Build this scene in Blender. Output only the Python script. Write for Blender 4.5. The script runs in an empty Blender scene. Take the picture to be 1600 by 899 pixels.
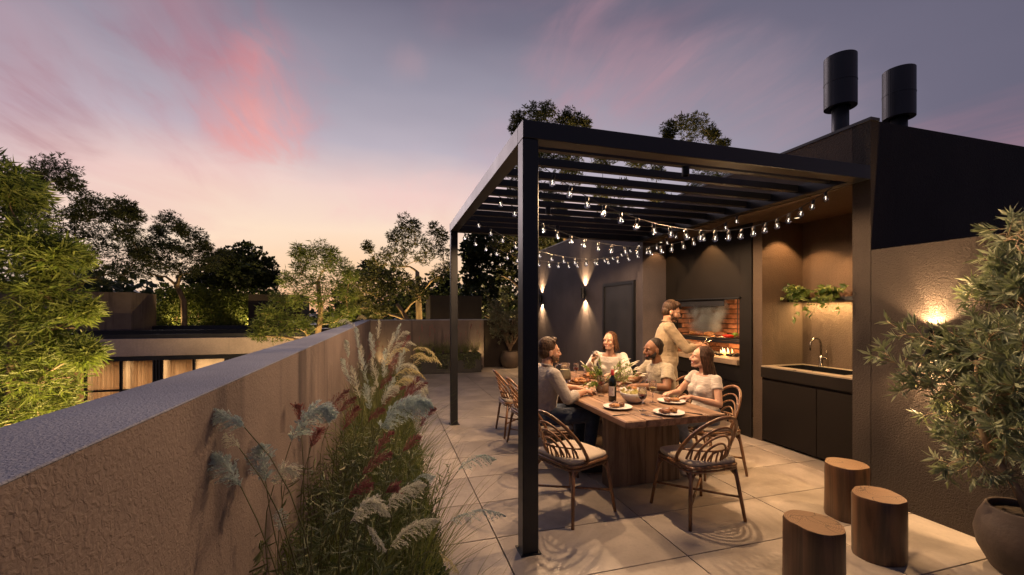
import bpy, bmesh, math, random
import numpy as np
from mathutils import Vector, Matrix, Euler

random.seed(7)
rng = np.random.default_rng(7)
R = math.radians
PI = math.pi
scene = bpy.context.scene
COL = scene.collection

# ------------------------------------------------------------------ camera
CAM_H = 1.6
YAW = R(16.26)
FOC = 665.0                       # focal length in pixels of a 1600 px wide picture
cam_data = bpy.data.cameras.new('camera')
cam = bpy.data.objects.new('camera', cam_data)
COL.objects.link(cam)
cam.location = (0, 0, CAM_H)
cam.rotation_euler = (R(90), 0, -YAW)
cam_data.sensor_width = 36
cam_data.lens = 36 * FOC / 1600
cam_data.shift_y = 38.5 / 1600
cam_data.clip_start = 0.05
cam_data.clip_end = 3000
scene.camera = cam

# ------------------------------------------------------------------ view
scene.view_settings.view_transform = 'Standard'
scene.view_settings.look = 'None'
scene.view_settings.exposure = 0.0
scene.view_settings.gamma = 1
scene.cycles.use_denoising = True
scene.cycles.max_bounces = 6
scene.cycles.diffuse_bounces = 3
scene.cycles.glossy_bounces = 3
scene.cycles.transmission_bounces = 6
scene.cycles.transparent_max_bounces = 8
scene.cycles.volume_bounces = 0
scene.cycles.sample_clamp_indirect = 4
scene.cycles.caustics_reflective = False
scene.cycles.caustics_refractive = False


def lin(r, g, b):
    f = lambda c: ((c / 255 + .055) / 1.055) ** 2.4 if c > 10 else c / 255 / 12.92
    return (f(r), f(g), f(b), 1)


# ------------------------------------------------------------------ world: a sunset sky with pink clouds
world = bpy.data.worlds.new('World')
scene.world = world
world.use_nodes = True
nt = world.node_tree
for n in list(nt.nodes):
    nt.nodes.remove(n)


class NG:
    def __init__(self, nt): self.nt = nt
    def n(self, t, **kw):
        o = self.nt.nodes.new(t)
        for k, v in kw.items():
            setattr(o, k, v)
        return o
    def l(self, a, b): self.nt.links.new(a, b)
    def put(self, sock, v):
        if isinstance(v, bpy.types.NodeSocket): self.l(v, sock)
        else: sock.default_value = v
    def m(self, op, a, b=0.0, c=None, clamp=False):
        o = self.n('ShaderNodeMath', operation=op); o.use_clamp = clamp
        self.put(o.inputs[0], a); self.put(o.inputs[1], b)
        if c is not None: self.put(o.inputs[2], c)
        return o.outputs[0]
    def mix(self, f, a, b, mode='MIX'):
        o = self.n('ShaderNodeMix', data_type='RGBA', blend_type=mode)
        self.put(o.inputs[0], f); self.put(o.inputs[6], a); self.put(o.inputs[7], b)
        return o.outputs[2]
    def ramp(self, f, stops, interp='LINEAR'):
        o = self.n('ShaderNodeValToRGB'); cr = o.color_ramp; cr.interpolation = interp
        while len(cr.elements) < len(stops): cr.elements.new(.5)
        for e, (p, c) in zip(cr.elements, stops):
            e.position = p; e.color = c if len(c) == 4 else (*c, 1)
        self.put(o.inputs[0], f)
        return o.outputs[0]
    def smooth(self, v, a, b):
        o = self.n('ShaderNodeMapRange', interpolation_type='SMOOTHSTEP')
        self.put(o.inputs[0], v); o.inputs[1].default_value = a; o.inputs[2].default_value = b
        return o.outputs[0]


g = NG(nt)
geo = g.n('ShaderNodeTexCoord')
sep = g.n('ShaderNodeSeparateXYZ'); g.l(geo.outputs['Generated'], sep.inputs[0])
sx, sy, sz = sep.outputs
zc = g.m('MAXIMUM', sz, 0.0)
# slow colour drift with distance from the place where the sun went down (towards +Y)
side = g.m('ADD', sx, .06)
side2 = g.m('MULTIPLY', side, side)
s2 = g.m('ADD', g.m('MULTIPLY', zc, zc), g.m('ADD', g.m('MULTIPLY', side2, .08), g.m('MULTIPLY', g.m('MULTIPLY', side2, side2), .30)))
back = g.m('MAXIMUM', g.m('MULTIPLY', sy, -1.0), 0.0)
s = g.m('ADD', g.m('SQRT', s2), g.m('MULTIPLY', back, .6))
wv = g.n('ShaderNodeTexNoise'); wv.inputs['Scale'].default_value = 2.2; wv.inputs['Detail'].default_value = 3
mp = g.n('ShaderNodeMapping'); mp.inputs['Scale'].default_value = (1, 1, 3.2)
g.l(geo.outputs['Generated'], mp.inputs[0]); g.l(mp.outputs[0], wv.inputs[0])
s = g.m('ADD', s, g.m('MULTIPLY', g.m('SUBTRACT', wv.outputs[0], .5), .10))
base = g.ramp(s, [(0.0, lin(247, 180, 132)), (.09, lin(255, 212, 170)), (.18, lin(255, 226, 200)), (.27, lin(241, 211, 203)),
                  (.35, lin(190, 180, 192)), (.46, lin(154, 149, 165)), (.60, lin(112, 108, 127)), (.75, lin(87, 87, 107)), (1.0, lin(82, 86, 107))])
# streaky high cloud, laid out on a cloud plane
den = g.m('ADD', zc, .12)
cx = g.m('DIVIDE', sx, den); cy = g.m('DIVIDE', sy, den)
cmb = g.n('ShaderNodeCombineXYZ'); g.l(cx, cmb.inputs[0]); g.l(cy, cmb.inputs[1])
mp2 = g.n('ShaderNodeMapping'); mp2.inputs['Rotation'].default_value = (0, 0, R(24)); mp2.inputs['Scale'].default_value = (1.0, .55, 1)
g.l(cmb.outputs[0], mp2.inputs[0])
n1 = g.n('ShaderNodeTexNoise'); n1.inputs['Scale'].default_value = 1.1; n1.inputs['Detail'].default_value = 6; n1.inputs['Roughness'].default_value = .52; n1.inputs['Distortion'].default_value = .6
g.l(mp2.outputs[0], n1.inputs[0])
streak = g.smooth(n1.outputs[0], .48, .80)
fade = g.smooth(s, .05, .25)
c1 = g.mix(g.m('MULTIPLY', g.m('MULTIPLY', streak, fade), .42), base, lin(226, 150, 158))
# named cloud banks: direction, half size, strength
blobn = g.n('ShaderNodeTexNoise'); blobn.inputs['Scale'].default_value = 2.6; blobn.inputs['Detail'].default_value = 7; blobn.inputs['Roughness'].default_value = .56; blobn.inputs['Distortion'].default_value = .8
mp3 = g.n('ShaderNodeMapping'); mp3.inputs['Scale'].default_value = (1.5, .8, 1); mp3.inputs['Rotation'].default_value = (0, 0, R(24))
g.l(cmb.outputs[0], mp3.inputs[0]); g.l(mp3.outputs[0], blobn.inputs[0])


def skydir(px, py):
    t = (px - 800) / FOC; u = (488 - py) / FOC
    v = Vector((math.sin(YAW) + t * math.cos(YAW), math.cos(YAW) - t * math.sin(YAW), u))
    return v.normalized()


def bank(col, px0, py0, px1, py1, width, strength, tint):
    a, b = skydir(px0, py0), skydir(px1, py1)
    mid = (a + b) / 2; ax = (b - a); L = ax.length / 2; ax.normalize()
    sub = g.n('ShaderNodeVectorMath', operation='SUBTRACT'); g.l(geo.outputs['Generated'], sub.inputs[0]); sub.inputs[1].default_value = mid
    dt = g.n('ShaderNodeVectorMath', operation='DOT_PRODUCT'); g.l(sub.outputs[0], dt.inputs[0]); dt.inputs[1].default_value = ax
    ln = g.n('ShaderNodeVectorMath', operation='LENGTH'); g.l(sub.outputs[0], ln.inputs[0])
    al = dt.outputs['Value']; l2 = g.m('MULTIPLY', ln.outputs['Value'], ln.outputs['Value'])
    al2 = g.m('MULTIPLY', al, al)
    pr2 = g.m('MAXIMUM', g.m('SUBTRACT', l2, al2), 0)
    q = g.m('ADD', g.m('DIVIDE', al2, L * L), g.m('DIVIDE', pr2, width * width))
    qr = g.m('SQRT', q)
    q = g.m('ADD', qr, g.m('MULTIPLY', g.m('SUBTRACT', blobn.outputs[0], .5), 2.6))
    f = g.m('MULTIPLY', g.m('SUBTRACT', 1.0, g.smooth(q, .05, 1.45)), g.m('SUBTRACT', 1.0, g.smooth(qr, .9, 2.0)))
    return g.mix(g.m('MULTIPLY', g.m('MULTIPLY', f, g.m('ADD', g.m('MULTIPLY', fibre, .55), .45)), strength), col, tint)


fib = g.n('ShaderNodeTexNoise'); fib.inputs['Scale'].default_value = 5.5; fib.inputs['Detail'].default_value = 8; fib.inputs['Roughness'].default_value = .6; fib.inputs['Distortion'].default_value = .7
mp4 = g.n('ShaderNodeMapping'); mp4.inputs['Scale'].default_value = (2.4, .5, 1); mp4.inputs['Rotation'].default_value = (0, 0, R(-38))
g.l(cmb.outputs[0], mp4.inputs[0]); g.l(mp4.outputs[0], fib.inputs[0])
fibre = g.smooth(fib.outputs[0], .28, .66)
c1 = bank(c1, 310, 60, 440, 250, .14, .50, lin(206, 138, 148))
c1 = bank(c1, 318, 140, 460, 240, .08, .66, lin(248, 172, 164))
c1 = bank(c1, 350, 80, 440, 110, .05, .55, lin(236, 156, 156))
c1 = bank(c1, -60, 140, 150, 190, .10, .45, lin(168, 112, 124))
c1 = bank(c1, 150, 40, 420, 60, .12, .40, lin(158, 102, 120))
c1 = bank(c1, 850, 170, 1060, 40, .15, .50, lin(188, 142, 154))
c1 = bank(c1, 1020, 140, 1330, 190, .10, .35, lin(176, 142, 154))
c1 = bank(c1, 600, 90, 680, 112, .035, .22, lin(205, 160, 165))
c1 = bank(c1, 520, 320, 760, 300, .05, .40, lin(248, 200, 196))
bg = g.n('ShaderNodeBackground'); g.l(c1, bg.inputs[0]); bg.inputs[1].default_value = 1.0
wo = g.n('ShaderNodeOutputWorld'); g.l(bg.outputs[0], wo.inputs[0])

# last sunlight: faint, from the sunset side
sun_d = bpy.data.lights.new('sun', 'SUN'); sun_d.energy = .7; sun_d.angle = R(28); sun_d.color = (1, .82, .86)
sun = bpy.data.objects.new('sun', sun_d); COL.objects.link(sun)
sun.rotation_euler = Vector((-.22, 1.0, .42)).to_track_quat('Z', 'Y').to_euler()


# ------------------------------------------------------------------ places
def at(px, py, X=None, Y=None, z=None, d=None):
    """the point of the place seen at picture point (px, py) of the 1600 px photograph, on a given plane"""
    t = (px - 800) / FOC; u = (488 - py) / FOC
    wx = math.sin(YAW) + t * math.cos(YAW); wy = math.cos(YAW) - t * math.sin(YAW)
    if X is not None: d = X / wx
    elif Y is not None: d = Y / wy
    elif z is not None: d = (z - CAM_H) / u
    return Vector((wx * d, wy * d, CAM_H + u * d))


# ------------------------------------------------------------------ materials
def new_mat(name):
    m = bpy.data.materials.new(name); m.use_nodes = True
    for n in list(m.node_tree.nodes): m.node_tree.nodes.remove(n)
    gg = NG(m.node_tree)
    out = gg.n('ShaderNodeOutputMaterial')
    return m, gg, out


def mat(name, col, rough=.6, metal=0, var=.15, vscale=3, bump=0, bscale=60, bdetail=3, spec=.5, per_object=0, coat=0, island=0, col2=None, stretch=None, sheen=0, dist=.01):
    """base colour with noise variation between col and a darker / other colour, bump relief"""
    m, gg, out = new_mat(name)
    p = gg.n('ShaderNodeBsdfPrincipled')
    tc = gg.n('ShaderNodeTexCoord')
    vec = tc.outputs['Object']
    if stretch:
        mp_ = gg.n('ShaderNodeMapping'); mp_.inputs['Scale'].default_value = stretch; gg.l(vec, mp_.inputs[0]); vec = mp_.outputs[0]
    nz = gg.n('ShaderNodeTexNoise'); nz.inputs['Scale'].default_value = vscale; nz.inputs['Detail'].default_value = 5; gg.l(vec, nz.inputs[0])
    c = (*col[:3], 1)
    dark = (*col2[:3], 1) if col2 else tuple(x * (1 - 2 * var) for x in col[:3]) + (1,)
    f = gg.smooth(nz.outputs[0], .3, .7)
    cc = gg.mix(f, dark, c)
    if per_object or island:
        if island:
            gi = gg.n('ShaderNodeNewGeometry'); rnd = gi.outputs['Random Per Island']; amt = island
        else:
            oi = gg.n('ShaderNodeObjectInfo'); rnd = oi.outputs['Random']; amt = per_object
        hs = gg.n('ShaderNodeHueSaturation'); hs.inputs['Saturation'].default_value = 1
        gg.put(hs.inputs['Value'], gg.m('ADD', gg.m('MULTIPLY', rnd, 2 * amt), 1 - amt)); gg.l(cc, hs.inputs['Color'])
        cc = hs.outputs[0]
    gg.l(cc, p.inputs['Base Color'])
    rr = gg.m('ADD', gg.m('MULTIPLY', nz.outputs[0], .15), rough - .075)
    gg.l(rr, p.inputs['Roughness'])
    p.inputs['Metallic'].default_value = metal
    p.inputs['Specular IOR Level'].default_value = spec
    p.inputs['Coat Weight'].default_value = coat
    p.inputs['Sheen Weight'].default_value = sheen
    if bump:
        bn = gg.n('ShaderNodeTexNoise'); bn.inputs['Scale'].default_value = bscale; bn.inputs['Detail'].default_value = bdetail; gg.l(vec, bn.inputs[0])
        b = gg.n('ShaderNodeBump'); b.inputs['Strength'].default_value = bump; b.inputs['Distance'].default_value = dist
        gg.l(bn.outputs[0], b.inputs['Height']); gg.l(b.outputs[0], p.inputs['Normal'])
    gg.l(p.outputs[0], out.inputs[0])
    return m


def leaf_mat(name, a, b, trans=.35, rough=.5, spec=.4):
    """leaves: colour between a and b from leaf to leaf, light passing through"""
    m, gg, out = new_mat(name)
    gi = gg.n('ShaderNodeNewGeometry')
    col = gg.mix(gi.outputs['Random Per Island'], (*a, 1), (*b, 1))
    p = gg.n('ShaderNodeBsdfPrincipled'); gg.l(col, p.inputs['Base Color']); p.inputs['Roughness'].default_value = rough
    p.inputs['Specular IOR Level'].default_value = spec
    t = gg.n('ShaderNodeBsdfTranslucent'); gg.l(gg.mix(.5, col, (a[0] * 2.2, a[1] * 2.2, a[2] * .8, 1)), t.inputs[0])
    mx = gg.n('ShaderNodeMixShader'); mx.inputs[0].default_value = trans
    gg.l(p.outputs[0], mx.inputs[1]); gg.l(t.outputs[0], mx.inputs[2]); gg.l(mx.outputs[0], out.inputs[0])
    return m


def glow(name, col, strength):
    m, gg, out = new_mat(name)
    e = gg.n('ShaderNodeEmission'); e.inputs[0].default_value = (*col, 1); e.inputs[1].default_value = strength
    gg.l(e.outputs[0], out.inputs[0])
    return m


def glass(name, col=(1, 1, 1), rough=0.0):
    m, gg, out = new_mat(name)
    p = gg.n('ShaderNodeBsdfPrincipled'); p.inputs['Base Color'].default_value = (*col, 1)
    p.inputs['Roughness'].default_value = rough; p.inputs['Transmission Weight'].default_value = 1; p.inputs['IOR'].default_value = 1.45
    t = gg.n('ShaderNodeBsdfTransparent'); t.inputs[0].default_value = (.96, .96, .96, 1)
    mx = gg.n('ShaderNodeMixShader'); mx.inputs[0].default_value = .45
    gg.l(p.outputs[0], mx.inputs[1]); gg.l(t.outputs[0], mx.inputs[2]); gg.l(mx.outputs[0], out.inputs[0])
    return m


def stucco_mat(name, col, dark, bscale=95, bump=.6, dist=.006, stain=.35):
    m, gg, out = new_mat(name)
    p = gg.n('ShaderNodeBsdfPrincipled')
    tc = gg.n('ShaderNodeTexCoord'); vec = tc.outputs['Object']
    big = gg.n('ShaderNodeTexNoise'); big.inputs['Scale'].default_value = 1.3; big.inputs['Detail'].default_value = 6; big.inputs['Roughness'].default_value = .6; gg.l(vec, big.inputs[0])
    mp_ = gg.n('ShaderNodeMapping'); mp_.inputs['Scale'].default_value = (6, 6, .55); gg.l(vec, mp_.inputs[0])
    run = gg.n('ShaderNodeTexNoise'); run.inputs['Scale'].default_value = 1.2; run.inputs['Detail'].default_value = 4; gg.l(mp_.outputs[0], run.inputs[0])
    f = gg.smooth(big.outputs[0], .3, .72)
    c = gg.mix(f, (*dark, 1), (*col, 1))
    c = gg.mix(gg.m('MULTIPLY', gg.smooth(run.outputs[0], .54, .70), stain), c, (dark[0] * .45, dark[1] * .45, dark[2] * .55, 1))
    fine = gg.n('ShaderNodeTexNoise'); fine.inputs['Scale'].default_value = bscale; fine.inputs['Detail'].default_value = 3; fine.inputs['Distortion'].default_value = .8; gg.l(vec, fine.inputs[0])
    c = gg.mix(gg.m('MULTIPLY', gg.smooth(fine.outputs[0], .35, .65), .35), gg.mix(1, c, (.72, .72, .74, 1), 'MULTIPLY'), c)
    gg.l(c, p.inputs['Base Color'])
    p.inputs['Roughness'].default_value = .82; p.inputs['Specular IOR Level'].default_value = .35
    b = gg.n('ShaderNodeBump'); b.inputs['Strength'].default_value = bump; b.inputs['Distance'].default_value = dist
    gg.l(fine.outputs[0], b.inputs['Height']); gg.l(b.outputs[0], p.inputs['Normal'])
    gg.l(p.outputs[0], out.inputs[0])
    return m


def wood_mat(name, light, dark, along='Y', scale=1.0, rough=.5, per=.15, rings=False, sheen=0):
    m, gg, out = new_mat(name)
    p = gg.n('ShaderNodeBsdfPrincipled')
    tc = gg.n('ShaderNodeTexCoord'); oi = gg.n('ShaderNodeObjectInfo')
    off = gg.n('ShaderNodeVectorMath', operation='ADD')
    sc_ = gg.n('ShaderNodeVectorMath', operation='SCALE'); gg.l(oi.outputs['Location'], sc_.inputs[0]); sc_.inputs['Scale'].default_value = 3.7
    gg.l(tc.outputs['Object'], off.inputs[0]); gg.l(sc_.outputs[0], off.inputs[1])
    sv = {'X': (.7, 9, 9), 'Y': (9, .7, 9), 'Z': (9, 9, .7)}[along]
    mp_ = gg.n('ShaderNodeMapping'); mp_.inputs['Scale'].default_value = tuple(v * scale for v in sv); gg.l(off.outputs[0], mp_.inputs[0])
    n1_ = gg.n('ShaderNodeTexNoise'); n1_.inputs['Scale'].default_value = 2.2; n1_.inputs['Detail'].default_value = 8; n1_.inputs['Roughness'].default_value = .62; n1_.inputs['Distortion'].default_value = .7
    gg.l(mp_.outputs[0], n1_.inputs[0])
    n2_ = gg.n('ShaderNodeTexNoise'); n2_.inputs['Scale'].default_value = 3.0 * scale; n2_.inputs['Detail'].default_value = 3; gg.l(off.outputs[0], n2_.inputs[0])
    c = gg.mix(gg.smooth(n1_.outputs[0], .34, .64), (*dark, 1), (*light, 1))
    c = gg.mix(gg.m('MULTIPLY', gg.smooth(n2_.outputs[0], .55, .75), .5), c, (dark[0] * .5, dark[1] * .5, dark[2] * .5, 1))
    if rings:
        sp = gg.n('ShaderNodeSeparateXYZ'); gg.l(tc.outputs['Object'], sp.inputs[0])
        cb = gg.n('ShaderNodeCombineXYZ'); gg.l(sp.outputs[0], cb.inputs[0]); gg.l(sp.outputs[1], cb.inputs[1])
        wv_ = gg.n('ShaderNodeTexWave', wave_type='RINGS', rings_direction='Z'); wv_.inputs['Scale'].default_value = 26; wv_.inputs['Distortion'].default_value = 5; wv_.inputs['Detail'].default_value = 3; wv_.inputs['Detail Scale'].default_value = 1.5
        gg.l(cb.outputs[0], wv_.inputs[0])
        c = gg.mix(gg.m('MULTIPLY', wv_.outputs[1], .55), (*light, 1), (*dark, 1))
        c = gg.mix(gg.m('MULTIPLY', gg.smooth(n2_.outputs[0], .45, .7), .55), c, (dark[0], dark[1], dark[2], 1))
        vo = gg.n('ShaderNodeTexVoronoi', feature='DISTANCE_TO_EDGE'); vo.inputs['Scale'].default_value = 5; nv = gg.n('ShaderNodeTexNoise'); nv.inputs['Scale'].default_value = 2.5; gg.l(off.outputs[0], nv.inputs[0]); av = gg.n('ShaderNodeVectorMath', operation='ADD'); gg.l(tc.outputs['Object'], av.inputs[0]); gg.l(nv.outputs[1], av.inputs[1]); gg.l(av.outputs[0], vo.inputs[0])
        c = gg.mix(gg.m("SUBTRACT", 1.0, gg.smooth(vo.outputs[0], .0, .018)), c, (.03, .016, .009, 1))
    if per:
        hs = gg.n('ShaderNodeHueSaturation'); gg.l(c, hs.inputs['Color'])
        gg.put(hs.inputs['Value'], gg.m('ADD', gg.m('MULTIPLY', oi.outputs['Random'], 2 * per), 1 - per)); c = hs.outputs[0]
    gg.l(c, p.inputs['Base Color']); p.inputs['Roughness'].default_value = rough
    p.inputs['Coat Weight'].default_value = sheen; p.inputs['Coat Roughness'].default_value = .25
    b = gg.n('ShaderNodeBump'); b.inputs['Strength'].default_value = .35; b.inputs['Distance'].default_value = .004
    gg.l(n1_.outputs[0], b.inputs['Height']); gg.l(b.outputs[0], p.inputs['Normal'])
    gg.l(p.outputs[0], out.inputs[0])
    return m


def tile_mat():
    m, gg, out = new_mat('porcelain_tile')
    p = gg.n('ShaderNodeBsdfPrincipled')
    tc = gg.n('ShaderNodeTexCoord'); oi = gg.n('ShaderNodeObjectInfo')
    sc_ = gg.n('ShaderNodeVectorMath', operation='SCALE'); gg.l(oi.outputs['Location'], sc_.inputs[0]); sc_.inputs['Scale'].default_value = 5.3
    off = gg.n('ShaderNodeVectorMath', operation='ADD'); gg.l(tc.outputs['Object'], off.inputs[0]); gg.l(sc_.outputs[0], off.inputs[1])
    n1_ = gg.n('ShaderNodeTexNoise'); n1_.inputs['Scale'].default_value = 1.6; n1_.inputs['Detail'].default_value = 8; n1_.inputs['Roughness'].default_value = .66; n1_.inputs['Distortion'].default_value = .5; gg.l(off.outputs[0], n1_.inputs[0])
    n2_ = gg.n('ShaderNodeTexNoise'); n2_.inputs['Scale'].default_value = 45; n2_.inputs['Detail'].default_value = 3; gg.l(off.outputs[0], n2_.inputs[0])
    c = gg.mix(gg.smooth(n1_.outputs[0], .3, .72), (.27, .236, .204, 1), (.47, .415, .36, 1))
    c = gg.mix(gg.m('MULTIPLY', gg.smooth(n2_.outputs[0], .5, .7), .22), c, (.22, .195, .175, 1))
    hs = gg.n('ShaderNodeHueSaturation'); gg.l(c, hs.inputs['Color']); gg.put(hs.inputs['Value'], gg.m('ADD', gg.m('MULTIPLY', oi.outputs['Random'], .18), .91))
    gg.l(hs.outputs[0], p.inputs['Base Color'])
    gg.l(gg.m('ADD', gg.m('MULTIPLY', n1_.outputs[0], .22), .27), p.inputs['Roughness'])
    p.inputs['Specular IOR Level'].default_value = .45
    b = gg.n('ShaderNodeBump'); b.inputs['Strength'].default_value = .15; b.inputs['Distance'].default_value = .003
    gg.l(n2_.outputs[0], b.inputs['Height']); gg.l(b.outputs[0], p.inputs['Normal'])
    gg.l(p.outputs[0], out.inputs[0])
    return m


M = dict(
    tile=tile_mat(),
    grout=mat('tile_grout', (.09, .08, .075), .9),
    parapet=stucco_mat('parapet_stucco', (.262, .205, .182), (.180, .140, .127), bscale=88, bump=.8, dist=.006, stain=.6),
    sky_tinted_top=stucco_mat('sky_tinted_stucco', (.36, .385, .46), (.24, .255, .32), bscale=150, bump=1, dist=.005, stain=.12),  # blue sky light on the wall tops is put into this colour
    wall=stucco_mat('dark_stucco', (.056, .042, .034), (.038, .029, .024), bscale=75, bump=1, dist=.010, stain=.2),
    coolwall=stucco_mat('cool_grey_stucco', (.112, .098, .106), (.082, .071, .078), bscale=60, bump=.5, dist=.005, stain=.12),
    brownwall=stucco_mat('brown_stucco', (.135, .096, .066), (.098, .070, .050), bscale=75, bump=.9, dist=.009, stain=.1),
    black=mat('black_metal', (.009, .010, .013), .42, metal=.0, var=.1, spec=.45),
    blacksheet=mat('black_steel_sheet', (.012, .010, .009), .65, spec=.2, var=.2, vscale=1.2, bump=.08, bscale=8),
    chimney=mat('chimney_metal', (.030, .031, .038), .42, metal=.3, var=.1),
    frame=mat('dark_frame', (.03, .03, .035), .45),
    cabinet=mat('dark_cabinet', (.012, .009, .0075), .7, spec=.15, var=.1),
    counter=mat('stone_counter', (.30, .25, .20), .3, var=.12, vscale=9, bump=.05, bscale=90),
    sink=mat('black_sink', (.012, .012, .012), .25),
    chrome=mat('dark_steel', (.22, .2, .18), .22, metal=1, var=.1),
    steel=mat('steel', (.6, .6, .6), .25, metal=1, var=.05),
    brick=mat('brick_clay', (.38, .165, .085), .85, var=.2, vscale=18, bump=.7, bscale=50, per_object=.35, dist=.006),
    mortar=mat('brick_mortar', (.06, .05, .045), .9, bump=.5),
    hearth=mat('hearth_stone', (.34, .25, .17), .75, var=.15, vscale=6, bump=.3),
    rattan=wood_mat('rattan_cane', (.24, .115, .05), (.12, .055, .025), 'Z', 1.5, .42, .12, sheen=.2),
    cushion=mat('cushion_fabric', (.50, .42, .33), .9, var=.06, vscale=5, bump=.3, bscale=320, sheen=.2),
    table=wood_mat('table_wood', (.33, .20, .125), (.15, .085, .052), 'Y', .8, .5, .18),
    tableleg=wood_mat('table_leg_wood', (.23, .16, .115), (.10, .07, .05), 'Z', .8, .65, .2),
    stump=wood_mat('stump_wood', (.12, .060, .030), (.035, .018, .010), 'Z', .7, .42, .1, sheen=.25),
    stumptop=wood_mat('stump_top', (.27, .16, .09), (.11, .062, .034), 'Z', .7, .5, .08, rings=True),
    pot=mat('clay_pot', (.085, .062, .05), .7, var=.2, vscale=5, bump=.25, bscale=40),
    soil=mat('soil', (.05, .036, .026), .95, var=.3, vscale=25, bump=1, bscale=60),
    bark=mat('bark', (.24, .165, .105), .85, var=.25, vscale=9, bump=.6, bscale=35, stretch=(1, 1, .35)),
    barkpale=mat('pale_bark', (.42, .30, .18), .85, var=.22, vscale=8, bump=.6, bscale=30, stretch=(1, 1, .35)),
    bulb=glass('clear_bulb'),
    glassw=glass('table_glass'),
    filament=glow('filament', (1, .86, .68), 2),
    plate=mat('white_china', (.74, .72, .70), .25, var=.02),
    bowl=mat('white_bowl', (.62, .58, .56), .35, var=.04),
)
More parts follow.
